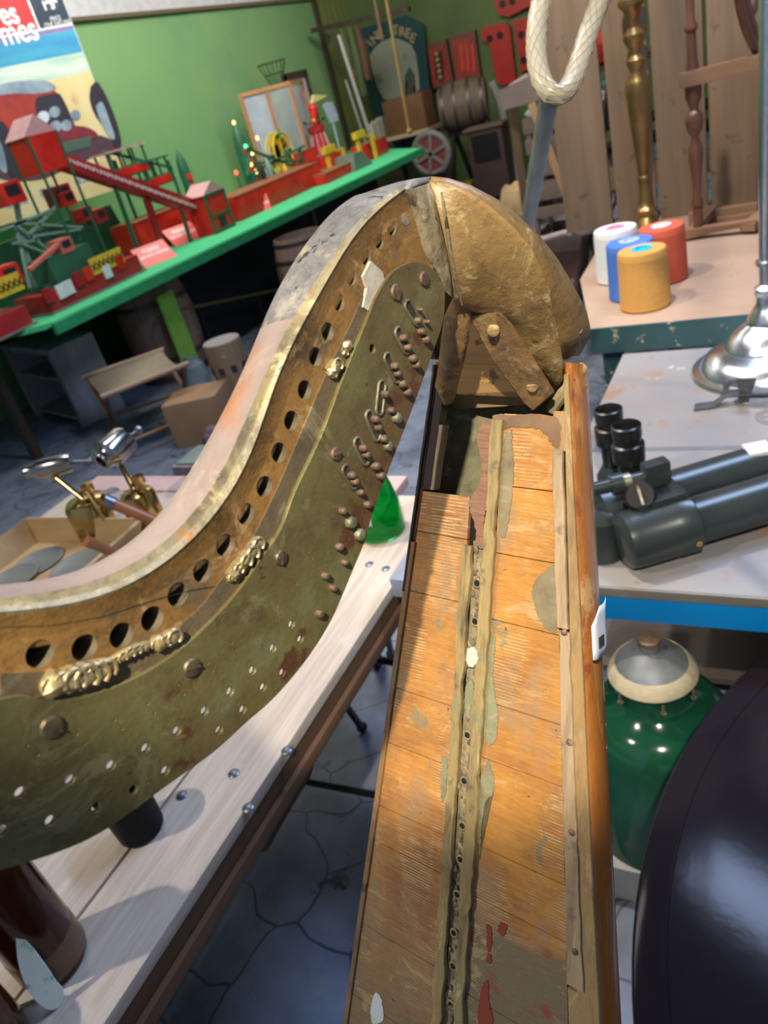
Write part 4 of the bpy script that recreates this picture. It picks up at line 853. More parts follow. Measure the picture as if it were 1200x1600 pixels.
# under the bench: enamel shade, disc
sh0 = atz(1019, 1048, .545); sh_ = thing('enamel_lampshade', 'large green enamel industrial lampshade with a grey cast iron top, under the blue-edged bench', 'lampshade', V((sh0.x, sh0.y, .0)))
m_genam = M_('green_enamel', (.008, .065, .032), .12, 0, (.006, .05, .025), 4, coat=.4)
m_cast = M_('grey_cast_top', (.20, .22, .24), .5, .2, (.12, .13, .14), 14, bump=.5, bscale=60, layers=(((.36, .33, .26), 10, .60, .05), ((.06, .05, .045), 26, .63, .04)))
k = .88/1180*1.42
bm = BM(); lathe(bm, [(.086, .545), (.0865, .552), (.080, .562), (.060, .585), (.035, .600), (.020, .604), (.020, .622), (.012, .622)], V((sh0.x, sh0.y, 0)), n=44); obj('cast_top', bm, m_cast, sh_)
bm = BM(); lathe(bm, [(.082, .538), (.0868, .540), (.0890, .545), (.0868, .552), (.0812, .563), (.072, .5735), (.070, .570), (.080, .555)], V((sh0.x, sh0.y, 0)), n=44); obj('flaking_lit_rim', bm, M_('flaking_cream_lit_paint', (.55, .48, .33), .5, 0, (.42, .36, .24), 30, layers=(((.45, .28, .10), 20, .62, .05),)), sh_)  # cream rim made taller so its colour also shows the spotlit lower cone
bm = BM(); lathe(bm, [(.016, .622), (.022, .622), (.022, .632), (.012, .636)], V((sh0.x, sh0.y, 0)), n=20); obj('entry_spout', bm, m_rust, sh_)
bm = BM(); lathe(bm, [(.070, .535), (.072, .49), (.082, .475), (.110, .462), (.135, .445), (.150, .42), (.156, .39), (.160, .30), (.166, .24), (.170, .18), (.174, .12), (.176, .115), (.170, .115), (.162, .22), (.155, .30)], V((sh0.x, sh0.y, 0)), n=56); obj('shade', bm, m_genam, sh_)
for an in (-1.2, -.3, 2.2, 4.0):
    c = V((sh0.x+math.cos(an)*.084, sh0.y+math.sin(an)*.084, .53)); bm = BM(); rod(bm, c, c-V((0, 0, .02)), .003); blob(bm, c-V((0, 0, .022)), .007, (1, .5, 1)); obj('wing_nut', bm, m_fit, sh_)
bm = BM(); bb(bm, (sh0.x-.175, sh0.y-.18, 0), (sh0.x+.20, sh0.y+.2, .114), .004); tag(obj('white_crate', bm, M_('off_white_box', (.42, .42, .40), .6), None), 'low off-white box on the floor under the green lampshade', 'box')
dz = .60; cx, cy, cr_ = .735, .70, .925
dt = thing('round_table', 'large glossy black round table with a raised rim in the bottom right corner', 'table', (cx, cy, 0))
m_disc = M_('rippled_black_gloss', (.014, .011, .014), .10, 0, (.010, .008, .011), 3, bump=.08, bscale=40, spec=.07)
bm = BM(); lathe(bm, [(.001, dz-.02), (cr_-.004, dz-.02), (cr_, dz-.015), (cr_, dz+.001), (cr_-.004, dz+.003), (cr_-.045, dz+.003), (cr_-.046, dz+.0015), (.001, dz+.0015)], (cx, cy, 0), n=128); obj('table_top', bm, m_disc, dt)
bm = BM(); lathe(bm, [(cr_+.0003, dz-.010), (cr_+.0012, dz-.006), (cr_+.0003, dz-.002)], (cx, cy, 0), n=128); obj('edge_bead', bm, M_('scuffed_edge', (.16, .15, .14), .5), dt)
bm = BM(); lathe(bm, [(.30, 0), (.30, .02), (.06, .05), (.045, .1), (.045, dz-.02)], (cx, cy, 0), n=32); obj('pedestal', bm, m_black, dt)

# brass candlestick lamp
cb = atz(1011, 352, GZ); kp = (cb-O).length/FPX
prf = [(50,-10),(60,0),(50,15),(35,35),(48,55),(50,62),(34,75),(28,100),(24,140),(22,165),(27,168),(27,182),(22,186),(24,210),(30,260),(36,320),(44,400),(50,470),(50,490),(42,512),(26,535),(26,548),(36,562),(38,575),(24,590),(24,610),(32,622),(44,640),(44,655),(24,675),(26,700),(36,730),(54,745),(54,760),(34,780),(26,800),(26,830),(38,850),(36,862),(20,878),(20,900),(36,918),(36,935),(20,950),(22,985),(46,1020),(58,1060),(60,1110),(50,1150),(30,1200),(26,1300),(20,1400)]
bm = BM(); lathe(bm, [(r/3.2*kp*.95, max(0, h)/3.2*kp*1.13) for r, h in prf], cb, n=32)
tag(obj('brass_candlestick', bm, M_('dull_brass', (.38, .24, .09), .3, .85, (.26, .16, .06), 10), None), 'tall turned brass candlestick stand behind the thread cones', 'candlestick')
# plank pallet standing on the rear bench
m_plank = wood('brown_pallet_board', (.235, .155, .09), (.18, .118, .068), 'z', .6, (((.14, .085, .045), 9, .62, .05),), scale=20)
pal = thing('wooden_pallet', 'tall brown boards of a pallet standing upright behind the candlestick', 'pallet', (-.3, 3.9, GZ))
for x0, x1, mm in [(-1.02, -.80, 0), (-.775, -.60, 0), (-.585, -.385, 0), (-.37, -.17, 0), (-.15, -.10, 0), (-.085, -.06, 0)]:
    bm = BM(); bb(bm, (x0+.02, 3.80, GZ if x0 > -.8 else GZ), (x1+.02, 3.825, 2.6), .003); obj('board', bm, m_plank, pal)
for z in (1.0, 1.9): bm = BM(); bb(bm, (-1.0, 3.828, z), (-.06, 3.87, z+.09)); obj('cross_batten', bm, m_plank, pal)
# spinning wheel
sw0 = atz(1092, 372, GZ); sw = thing('spinning_wheel', 'brown turned wooden spinning wheel on the rear bench at the right edge', 'spinning wheel', sw0)
m_tw = M_('turned_brown_wood', (.13, .055, .028), .32, 0, (.09, .035, .018), 12, (1, 1, .15), coat=.3)
m_twl = M_('pale_base_wood', (.27, .15, .085), .45, 0, (.20, .11, .06), 10, (.15, 1, 1))
def swp(x, y, Y): return aty(x, y, Y)
kp2 = (sw0-O).length/FPX
prof2 = [(26,0),(30,20),(30,100),(26,115),(34,118),(36,130),(24,160),(26,220),(34,290),(42,340),(40,380),(20,415),(22,425),(44,450),(52,490),(44,520),(24,535),(24,545),(44,580),(48,620),(40,680),(28,740),(26,840),(38,850),(38,862),(24,880),(24,980)]
def post(x, y, z, s=1, L=1):
    bm = BM(); lathe(bm, [(r/4*kp2*.85*s, h/4*kp2*1.12*L) for r, h in prof2], V((x, y, z)), n=22); return obj('turned_post', bm, m_tw, sw)
post(sw0.x, sw0.y, GZ+.03)
hp = 980/4*kp2*1.12+GZ+.03
post(sw0.x+.32, sw0.y+.22, GZ+.05, 1)
bm = BM(); bar(bm, swp(1062, 127, sw0.y-.02), V((sw0.x+.55, sw0.y-.02, swp(1190, 92, sw0.y).z)), .05, .045, .004, V((0, 1, 0))); obj('mother_bar', bm, m_twl, sw)
wc = V((sw0.x+.30, sw0.y+.20, hp+.06)); ax = V((.92, -.40, 0)).normalized()
bm = BM(); ex = V((ax.y, -ax.x, 0)); 
for rr, tt in ((.36, .016), (.335, .022)):
    tube(bm, [wc+(ex*math.cos(t)+V((0, 0, 1))*math.sin(t))*rr for t in [k_*2*PI/48 for k_ in range(48)]], tt, 10, True)
obj('wheel_rim', bm, m_tw, sw)
for k_ in range(8):
    t = k_*PI/4+.2; d = ex*math.cos(t)+V((0, 0, 1))*math.sin(t); bm = BM()
    lathe(bm, [(.012, .04), (.010, .08), (.018, .14), (.020, .17), (.010, .20), (.014, .23), (.012, .32)], wc, d, n=12); obj('spoke', bm, m_tw, sw)
bm = BM(); lathe(bm, [(.02, -.10), (.03, -.06), (.055, -.04), (.055, .04), (.03, .06), (.02, .10)], wc, ax, n=24); obj('hub', bm, m_tw, sw)
f0 = sw0+V((0, 0, .0))
bm = BM(); P = [V((sw0.x-.10, sw0.y-.03, GZ+.0)), V((sw0.x-.04, sw0.y-.03, GZ+.045)), V((sw0.x+.55, sw0.y-.10, GZ+.06)), V((sw0.x+.55, sw0.y-.10, GZ+.01)), V((sw0.x+.25, sw0.y-.07, GZ+.04)), V((sw0.x+.05, sw0.y-.03, GZ+.02))]
prism(bm, P, V((.0, .045, 0))); obj('base_rail', bm, m_twl, sw)
bm = BM(); bb(bm, (sw0.x-.06, sw0.y+.2, GZ), (sw0.x+.5, sw0.y+.25, GZ+.055), .004); bar(bm, V((sw0.x-.02, sw0.y+.0, GZ+.03)), V((sw0.x+.03, sw0.y+.26, GZ+.05)), .045, .03); bar(bm, V((sw0.x+.18, sw0.y-.06, GZ+.03)), V((sw0.x+.36, sw0.y+.30, GZ+.06)), .06, .03); bb(bm, (sw0.x+.06, sw0.y+.10, GZ+.02), (sw0.x+.5, sw0.y+.14, GZ+.04)); obj('base_frame', bm, m_twl, sw)
bm = BM(); bar(bm, V((sw0.x+.22, sw0.y+.16, GZ+.04)), wc-V((.02, .02, .02)), .035, .03); obj('wheel_support', bm, m_tw, sw)

# ================================================================== hose and steel pole
m_pole = M_('grey_steel_pole', (.26, .30, .31), .35, .7, (.20, .23, .24), 20)
Tp = O+ray(857, 158)*.98; Fp = atz(772, 660, 0)
bm = BM(); bar(bm, Fp, Tp, .021, .021, .004); tag(obj('steel_pole', bm, m_pole, None), 'slanting square grey steel pole rising behind the harp shoulder to the hose', 'pole')
hz_ = thing('braided_hose', 'pale braided plastic hose hanging in a loop over the steel pole top', 'hose', O+ray(868, 158)*.97)
hpx = [(868,-160,1.0),(858,-60,.98),(846,0,.96),(839,40,.95),(838,85,.945),(846,125,.94),(864,148,.935),(884,142,.94),(900,110,.95),(920,50,.955),(938,0,.96),(962,-70,.98),(985,-170,1.0)]
HPp = [O+ray(x, y)*d for x, y, d in hpx]; HPp[0].z = HPp[0].z
def ceil_pt(x, y): r_ = ray(x, y); return O+r_*((4.08-O.z)/r_.z)
HPp = [HPp[0].lerp(ceil_pt(900, -1100), f_) for f_ in (1, .66, .33)]+HPp+[HPp[-1].lerp(ceil_pt(1080, -1100), f_) for f_ in (.33, .66, 1)]
path = resample(spline(HPp, 10), 900)
m_hose = M_('milky_hose_plastic', (.43, .42, .36), .25, 0, (.36, .33, .24), 8, coat=.4)
bm = BM(); tube(bm, path, .0122, 18); obj('hose_tube', bm, m_hose, hz_)
bm = BM(); fr_ = []; prev = None
for i, p in enumerate(path):
    t = (path[min(i+1, len(path)-1)]-path[max(i-1, 0)]).normalized()
    x = frame_from(t).col[0].copy() if prev is None else (prev-t*prev.dot(t)).normalized(); prev = x; fr_.append((p, x, t.cross(x)))
vis = [i for i, p in enumerate(path) if (p-O).length < 1.35]
for sgn in (1, -1):
    for k in range(9):
        pts = []
        for i in vis:
            for q in (0,):
                if i+1 >= len(path): continue
                p, x, y = fr_[i]; p = p.lerp(path[i+1], q); th_ = sgn*(i+q)*.16*(path[1]-path[0]).length/.0045+k*2*PI/9
                pts.append(p+(x*math.cos(th_)+y*math.sin(th_))*.0124)
        tube(bm, pts, .0005, 3)
obj('braid_threads', bm, M_('tan_braid', (.36, .28, .15), .6), hz_)
# ================================================================== left middle distance
T9 = .90
m_felt = M_('green_felt', (.07, .52, .23), .95, 0, (.055, .46, .20), 60, bump=.3, bscale=200)
m_dkw = wood('dark_old_wood', (.05, .035, .025), (.03, .02, .015), 'z', .5, scale=10)
fe0, fe1 = atz(0, 505, T9), atz(655, 232, T9)
tb = thing('display_table', 'long display table covered in bright green felt carrying the toy fairground', 'table', (-5.0, 6.0, 0))
xf = lambda y: -4.13+(y-3.3)*(.22/5.6)
bm = BM(); prism(bm, [V((-4.9, 2.4, T9-.03)), V((-4.75, 3.0, T9-.03)), V((-4.13, 3.27, T9-.03)), V((-3.90, 8.9, T9-.03)), V((-5.98, 11.0, T9-.03)), V((-5.98, 2.4, T9-.03))], V((0, 0, .03)))
bmesh.ops.bevel(bm, geom=[e for e in bm.edges if abs(e.verts[0].co.z-e.verts[1].co.z) < 1e-6 and e.calc_length() > .1 and len(e.link_faces) == 2 and e.calc_face_angle() > 1], offset=.01, segments=2, affect='EDGES'); obj('felt_top', bm, m_felt, tb)
bm = BM(); prism(bm, [V((-4.10, 3.26, T9-.075)), V((-3.87, 8.93, T9-.075)), V((-3.90, 8.93, T9-.075)), V((-4.13, 3.26, T9-.075))], V((0, 0, .07))); prism(bm, [V((-3.88, 8.92, T9-.075)), V((-3.90, 8.90, T9-.075)), V((-5.98, 11.0, T9-.075)), V((-5.96, 11.02, T9-.075))], V((0, 0, .07))); obj('felt_edge', bm, M_('felt_edge', (.02, .30, .11), .95), tb)
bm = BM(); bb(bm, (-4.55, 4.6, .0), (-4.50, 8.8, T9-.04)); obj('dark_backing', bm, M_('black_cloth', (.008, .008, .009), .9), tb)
for x, y in ((-4.75, 3.15), (-4.15, 6.6), (-4.05, 8.7), (-5.85, 3.5), (-5.85, 8.7)): bm = BM(); bb(bm, (x-.03, y-.03, 0), (x+.03, y+.03, T9-.03)); obj('leg', bm, m_dkw, tb)
# barrels
m_barrel = wood('old_barrel_oak', (.26, .17, .12), (.17, .11, .085), 'z', .6, (((.16, .10, .08), 8, .60, .08),), scale=26)
m_hoop = M_('barrel_hoop', (.10, .075, .07), .45, .6)
def barrel(c, r, h, lab, tilt=(0, 0, 1), nm='barrel', grp=None, mat=None):
    t = thing(nm, lab, 'barrel', c, grp)
    bm = BM(); pf = [(r*(.80+.20*math.sin(PI*i/12)), h*i/12) for i in range(13)]; lathe(bm, [(.001, .03), (r*.77, .03), (r*.77, 0)]+pf+[(r*.77, h), (r*.77, h-.03), (.001, h-.03)], c, tilt, n=40)
    for v in bm.verts:
        a = math.atan2(v.co.y-c[1], v.co.x-c[0])
    obj('staves', bm, mat or m_barrel, t)
    for f_ in (.06, .24, .76, .94):
        rr = r*(.80+.20*math.sin(PI*f_))+.002; bm = BM(); lathe(bm, [(rr, h*f_-.02), (rr+.003, h*f_-.018), (rr+.003, h*f_+.018), (rr, h*f_+.02)], c, tilt, n=40); obj('hoop', bm, m_hoop, t)
    return t
cB = atz(205, 640, 0); barrel(V((-4.60, 4.62, 0)), .31, .84, 'weathered dark oak barrel standing under the near end of the felt table', (0, 0, 1))
barrel(V((-3.80, 5.75, 0)), .27, .74, 'dark oak barrel under the felt table just above the harp neck', (0, 0, 1))
# grey cabinet frame
q1, q2, q3 = atz(75, 548, .62), atz(140, 530, .62), atz(0, 540, .62)
cab = thing('cabinet', 'grey weathered open-fronted cabinet at the left edge behind the blowlamps', 'cabinet', (q1.x-.3, q1.y, 0))
m_grey = M_('grey_washed_wood', (.34, .35, .36), .6, 0, (.22, .22, .23), 6, (1, 1, .2), .3, 30, layers=(((.30, .30, .30), 5, .62, .08),))
sx = q1.x; sy = q1.y; ex_ = (q2-q1); ex_.z = 0; lx = (q3-q1); lx.z = 0; lx.normalize(); pr_ = V((-lx.y, lx.x, 0)); pr_ = pr_ if pr_.dot(ex_) > 0 else -pr_
def cbx(u0, u1, v0, v1, z0, z1, nm, m=m_grey):
    bm = BM(); P = [V((q1.x, q1.y, z0))+lx*u+pr_*v for u, v in ((u0, v0), (u1, v0), (u1, v1), (u0, v1))]; prism(bm, P, V((0, 0, z1-z0))); return obj(nm, bm, m, cab)
cbx(0, .06, 0, .36, 0, .58, 'side_panel'); cbx(.9, .96, 0, .36, 0, .58, 'side_panel'); cbx(0, .96, 0, .36, .5805, .62, 'top_panel'); cbx(.061, .899, .33, .36, 0, .58, 'back_panel', m_dkw); cbx(.061, .899, .02, .209, .36, .38, 'shelf'); cbx(.061, .899, .02, .209, .04, .06, 'shelf')
# folding canvas stool
stc = [atz(x, y, .45) for x, y in [(134,588),(250,548),(288,570),(165,618)]]
st = thing('folding_stool', 'folding stool with a slung beige canvas seat in front of the barrel', 'stool', V((stc[0]+stc[2])/2*1)-V((0, 0, .45)))
m_canv = M_('beige_canvas', (.33, .28, .19), .9, 0, (.28, .23, .16), 40, bump=.3, bscale=200)
m_sw = wood('stool_wood', (.19, .10, .055), (.13, .07, .04), 'x', .5, scale=10)
a0, a1, a2, a3 = stc
bm = BM(); rg = []
for i in range(9):
    t = i/8; s = -.05*math.sin(PI*t); rg.append([a0.lerp(a3, t)+V((0, 0, s)), a1.lerp(a2, t)+V((0, 0, s))])
loft(bm, rg, cap=False, closed=False); o_ = obj('canvas_seat', bm, m_canv, st); o_.modifiers.new('t', 'SOLIDIFY').thickness = .006
for p, q in ((a0, a1), (a3, a2)):
    d = (q-p).normalized()*.03; bm = BM(); rod(bm, p-d, q+d, .017); obj('seat_rail', bm, M_('pale_rail', (.42, .28, .19), .5), st)
for p, q in ((a0, a3), (a1, a2)):
    for u, v_ in ((p, q), (q, p)):
        foot = V((v_.x, v_.y, 0)); foot = foot.lerp(V((u.x, u.y, 0)), .06); bm = BM(); bar(bm, foot, u.lerp(v_, .03)-V((0, 0, .01)), .028, .018); obj('leg', bm, m_sw, st)
for p, q in ((a0, a1), (a3, a2)):
    bm = BM(); rod(bm, V((p.x, p.y, .12)).lerp(V((q.x, q.y, .12)), .02), V((q.x, q.y, .12)), .011); obj('stretcher', bm, M_('pale_stretcher', (.36, .22, .10), .5), st)
# log stool / stump
s0_ = atz(372, 650, 0); s0_ = V((-3.40, 3.92, 0)); tpc = atz(345, 532, .52); s0_ = V((tpc.x, tpc.y, 0))
lg = thing('log_stand', 'pale round log stand with dark square cut-outs round its middle, right of the stool', 'log', s0_)
m_log = wood('log_bark_wood', (.30, .21, .12), (.20, .14, .085), 'z', .7, (((.40, .31, .18), 8, .58, .08),), scale=20, bump=.5)
bm = BM(); lathe(bm, [(.11, 0), (.115, .02), (.118, .3), (.125, .5), (.122, .52), (.001, .522)], s0_, n=34); obj('log_body', bm, m_log, lg)
bm = BM(); lathe(bm, [(.120, .520), (.119, .5235), (.001, .524)], s0_, n=34); obj('sawn_top', bm, M_('grey_end_grain', (.34, .31, .31), .6, 0, (.28, .25, .25), 20), lg)
for k in range(9):
    t = k*2*PI/9; c = s0_+V((math.cos(t)*.1185, math.sin(t)*.1185, .35)); bm = BM(); box(bm, c, (.010, .035, .045), Matrix.Rotation(t, 3, 'Z')); obj('dark_square', bm, M_('blue_black_inset', (.02, .03, .05), .5), lg)
# boxes around
def simple_box(name, c, s, rz, m, lab, cat='box', bev=.004):
    bm = BM(); box(bm, V((c[0], c[1], c[2]+s[2]/2)), s, Matrix.Rotation(math.radians(rz), 3, 'Z'), bev); return tag(obj(name, bm, m, None), lab, cat)
c_ = atz(310, 615, .30); simple_box('cardboard_box', (c_.x-.05, c_.y+.02, 0), (.36, .30, .30), 20, M_('cardboard', (.38, .23, .12), .8, 0, (.32, .19, .10), 8), 'brown cardboard box on the floor behind the log stand')
c_ = atz(278, 555, .3); bm = BM(); lathe(bm, [(.09, 0), (.10, .12), (.09, .18), (.05, .22), (.045, .25)], V((c_.x, c_.y+.1, 0)), n=20); tag(obj('carboy', bm, M_('blue_grey_glass', (.12, .19, .22), .2, 0, (.25, .3, .34), 6), None), 'blue-grey glass carboy between the barrel and the log stand', 'carboy')
c_ = atz(320, 712, .25); tp = thing('glass_topped_case', 'small pinkish case with a glass lid on the floor beside the harp neck', 'case', (c_.x, c_.y, 0))
bm = BM(); bb(bm, (c_.x-.14, c_.y-.12, 0), (c_.x+.14, c_.y+.12, .25), .004); obj('case_body', bm, M_('pink_case', (.42, .30, .33), .6), tp); bm = BM(); bb(bm, (c_.x-.12, c_.y-.10, .251), (c_.x+.12, c_.y+.10, .262), .003); obj('glass_lid', bm, M_('lid_glass', (.35, .42, .40), .1, 0), tp)
c_ = atz(345, 675, .15); bm = BM(); blob(bm, V((c_.x, c_.y, .10)), .11, (1, 1, .9), 3, .5); tag(obj('bundled_cloth', bm, M_('mauve_cloth', (.16, .12, .16), .9), None), 'bundle of dark mauve cloth at the foot of the log stand', 'cloth')
a, b = atz(245, 492, .62), atz(430, 455, .62); a.x = -4.35; b.x = -4.2
sp_ = thing('garden_syringe', 'long thin brass garden syringe lying below the felt table edge', 'syringe', (-4.3, 4.6, .6))
a = atx(243, 492, -4.3); b = atx(432, 453, -4.3); 
bm = BM(); rod(bm, a, b, .012); obj('barrel_tube', bm, M_('dull_yellow_brass', (.22, .19, .05), .4, .5), sp_)
bm = BM(); rod(bm, b, b+V((.0, .10, -.12)), .02, .03); obj('spray_end', bm, M_('worn_bone_end', (.25, .18, .14), .5), sp_)
for u in (.3, .8):
    p = a.lerp(b, u); bm = BM(); bb(bm, (p.x-.012, p.y-.012, 0), (p.x+.012, p.y+.012, p.z-.01)); obj('support_post', bm, m_black, sp_)
c_ = atx(262, 470, -4.25); bm = BM(); bb(bm, (-4.27, c_.y-.09, 0), (-4.25, c_.y+.09, c_.z+.06)); tag(obj('lime_board', bm, M_('lime_board', (.22, .48, .06), .6), None), 'lime green upright board just below the felt edge', 'board')
# slate board leaning past the table edge
pA, pB = atx(478, 318, -3.75), atx(540, 330, -3.75)
bm = BM(); box(bm, V((-3.45, pA.y+.25, .40)), (.03, .75, .80), Matrix.Rotation(.25, 3, 'Y'), .004); tag(obj('slate_board', bm, M_('dark_slate', (.03, .032, .04), .5, 0, (.05, .055, .065), 4), None), 'dark slate board leaning under the felt table, seen just above the harp neck', 'board')

# ================================================================== toys on the felt
m_red = M_('toy_red', (.68, .035, .02), .35, 0, (.52, .015, .01), 6)
m_drd = M_('toy_dark_red', (.40, .018, .025), .35, 0, (.30, .015, .02), 10)
m_tgr = M_('toy_green', (.03, .14, .075), .4, 0, (.025, .11, .06), 10)
m_tgl = M_('toy_pale_green', (.25, .40, .32), .4)
m_tye = M_('toy_yellow', (.72, .50, .04), .4)
m_tpk = M_('toy_pink_roof', (.62, .36, .36), .5)
m_tdk = M_('toy_black', (.02, .02, .022), .5)
m_twh = M_('toy_white', (.75, .75, .78), .5)
XM, XB = -4.62, -5.25
def T(x, y, X): return atx(x, y, X)
def quadbox(bm, px, X, d, z0=None):                       # outline seen in the plane x = X, thickness d away
    P = [T(x, y, X) for x, y in px]
    prism(bm, P, V((-d, 0, 0))); return bm
def tq(px, X, d, m, nm, par): bm = BM(); quadbox(bm, px, X, d); return obj(nm, bm, m, par)
def yz(c, hy, z0, z1, d, m, nm, par, X=None):
    bm = BM(); bb(bm, (c.x-d, c.y-hy, z0), (c.x, c.y+hy, z1)); return obj(nm, bm, m, par)
# ramp ride (towers stand on the table)
pt1, pt2 = T(92, 252, XM), T(330, 338, XM)
rp = thing('toy_chute_ride', 'red and green toy chute ride with a long slanting red conveyor', 'toy ride', (XM, (pt1.y+pt2.y)/2, T9))
bm = BM(); bar(bm, pt1, pt2-V((0, 0, -.03)), .10, .10, .005, V((1, 0, 0))); obj('conveyor', bm, m_drd, rp)
bm = BM()
for i in range(46):
    p = pt1.lerp(pt2, (i+.5)/46)+V((.054, 0, .01)); box(bm, p, (.006, .018, .030), Matrix.Rotation(.5*(-1)**i, 3, 'X'))
obj('link_chain', bm, M_('toy_link_white', (.70, .55, .55), .5), rp)
h0 = T(70, 262, XM); yz(V((XM+.1, h0.y, 0)), .13, h0.z-.03, h0.z+.20, .2, m_red, 'ride_house', rp)
bm = BM(); z1 = h0.z+.20; prism(bm, [V((XM+.1, h0.y-.15, z1)), V((XM+.1, h0.y+.15, z1)), V((XM+.1, h0.y, z1+.12))], V((-.2, 0, 0))); obj('gable_roof', bm, m_tpk, rp)
for dy in (-.13, .13):
    for dx in (.1, -.1): bm = BM(); bar(bm, V((XM+dx, h0.y+dy, T9)), V((XM+dx, h0.y+dy, h0.z+.2)), .014, .014); obj('tower_leg', bm, m_tgr, rp)
for f_ in (.30, .50, .75):
    p = pt1.lerp(pt2, f_)
    if p.z > T9+.05:
        bm = BM(); bar(bm, V((XM-.02, p.y, T9)), p-V((0, 0, .05)), .06 if f_ == .5 else .02, .03); obj('conveyor_leg', bm, m_drd if f_ == .5 else m_tgr, rp)
def house(px, py, X, hy, hh, lab, nm='toy_house', m=m_red, grp='toy houses'):
    c = T(px, py, X); c = V((X, c.y, T9)); t = thing(nm, lab, 'toy house', c, grp)
    bm = BM(); bb(bm, (X-.2, c.y-hy, T9+.0), (X, c.y+hy, T9+hh)); obj('walls', bm, m, t)
    bm = BM(); prism(bm, [V((X+.01, c.y-hy*1.12, T9+hh)), V((X+.01, c.y+hy*1.12, T9+hh)), V((X+.01, c.y, T9+hh*1.28))], V((-.22, 0, 0))); obj('roof', bm, m_tpk, t)
    bm = BM()
    for y_ in (-hy, hy): bb(bm, (X-.005, c.y+y_-.012, T9), (X+.008, c.y+y_+.012, T9+hh))
    for z_ in (.02, hh*.45, hh-.01): bb(bm, (X-.004, c.y-hy, T9+z_-.01), (X+.007, c.y+hy, T9+z_+.01))
    obj('trim', bm, m_tgr, t)
    bm = BM(); bb(bm, (X, c.y-hy*.3, T9+.04), (X+.006, c.y+hy*.35, T9+hh*.38)); obj('doorway', bm, m_tdk, t); return t
house(343, 330, -4.45, .14, .32, 'red toy house with green trim and pink gable at the foot of the conveyor')
def rocket(px, pytip, X, lab, s=1):
    tip = T(px, pytip, X); c = V((X, tip.y, T9)); t = thing('toy_rocket_tower', lab, 'toy tower', c, 'toy rocket towers'); H_ = tip.z-T9
    bm = BM(); lathe(bm, [(.055*s, 0), (.055*s, H_*.72), (.045*s, H_*.85), (.02*s, H_*.95), (.006, H_)], c, n=18); obj('tower', bm, m_tgr if s < 2 else m_tgl, t)
    for k in range(5): bm = BM(); lathe(bm, [(.032*s, 0), (.032*s, .006)], c+V((.052*s, -.012, H_*(.12+.13*k))), (1, -.3, .1), n=14); obj('red_spot', bm, m_red, t)
    bm = BM(); bb(bm, (X-.09, c.y-.10, T9), (X+.09, c.y+.10, T9+H_*.13)); obj('plinth', bm, m_red, t); return c, H_
rocket(276, 234, -5.2, 'green rocket tower with red spots, the left one above the conveyor'); cR2, hR2 = rocket(366, 194, -5.3, 'green rocket tower with red spots and lit tip, the right one', 1.25)
def trough(px, X, lab, d=.35, m=m_red):
    P = [T(*q, X) for q in px]; y0, y1 = min(p.y for p in P), max(p.y for p in P); zt_ = sum(p.z for p in P[:2])/2
    t = thing('toy_trough', lab, 'toy platform', (X, (y0+y1)/2, T9), 'red toy platforms')
    bm = BM(); bb(bm, (X-d, y0, T9), (X, y1, zt_), .006); obj('platform', bm, m, t); bm = BM(); bb(bm, (X-d, y0, zt_), (X+.004, y1, zt_+.012)); obj('platform_edge', bm, M_('toy_rust_edge', (.30, .10, .05), .6), t); return y0, y1, zt_
trough([(362,298),(500,264)], -4.50, 'long bright red toy platform in the middle of the felt table'); trough([(205,335),(330,318)], -4.85, 'red toy platform behind the conveyor and signs', .3)
trough([(507,270),(548,258)], -4.35, 'short red toy platform right of the long one'); trough([(468,238),(492,232)], -4.95, 'small upright red toy box behind the long platform', .1)
trough([(505,243),(540,234)], -4.9, 'red toy platform with yellow posts', .3); trough([(570,225),(604,216)], -4.5, 'small red toy platform near the far end of the felt table', .2)
# cable cars on a green gantry
gx = -5.0
ga = thing('toy_gantry', 'green metal toy gantry carrying two cable cars', 'toy gantry', (gx, T(250, 300, gx).y, T9))
for q in (178, 262): p = T(q, 250, gx-.1); bm = BM(); bar(bm, V((gx-.1, p.y, T9)), V((gx-.1, p.y, p.z)), .02, .02); obj('gantry_post', bm, m_tgr, ga)
bm = BM(); bar(bm, T(160, 236, gx-.1), T(268, 262, gx-.1), .02, .02); obj('gantry_beam', bm, m_tgr, ga)
for i, (px_, py_, lab) in enumerate([(193, 258, 'green and red toy cable car, the left higher one'), (236, 275, 'green and red toy cable car, the right lower one')]):
    c = T(px_, py_, gx); t = thing('toy_cable_car', lab, 'toy cable car', c-V((0, 0, .1)), 'toy cable cars'); hy = .22-.05*i
    bm = BM(); bb(bm, (gx-.09, c.y-hy, c.z-.09), (gx+.09, c.y+hy, c.z-.01), .004); obj('car_body', bm, m_tgr, t)
    bm = BM(); bb(bm, (gx+.09, c.y-hy*.8, c.z-.08), (gx+.096, c.y+hy*.8, c.z-.02)); obj('red_panel', bm, m_red, t)
    bm = BM(); bb(bm, (gx-.10, c.y-hy*1.1, c.z+.11), (gx+.10, c.y+hy*1.1, c.z+.125)); obj('car_roof', bm, m_tpk if i == 0 else m_tgr, t)
    bm = BM()
    for u in (-1, -.33, .33, 1): 
        for dx in (-.08, .08): bm = BM(); bb(bm, (gx+dx-.006, c.y+u*hy*.92-.008, c.z-.01), (gx+dx+.006, c.y+u*hy*.92+.008, c.z+.11)); obj('car_pillar', bm, m_tgr, t)
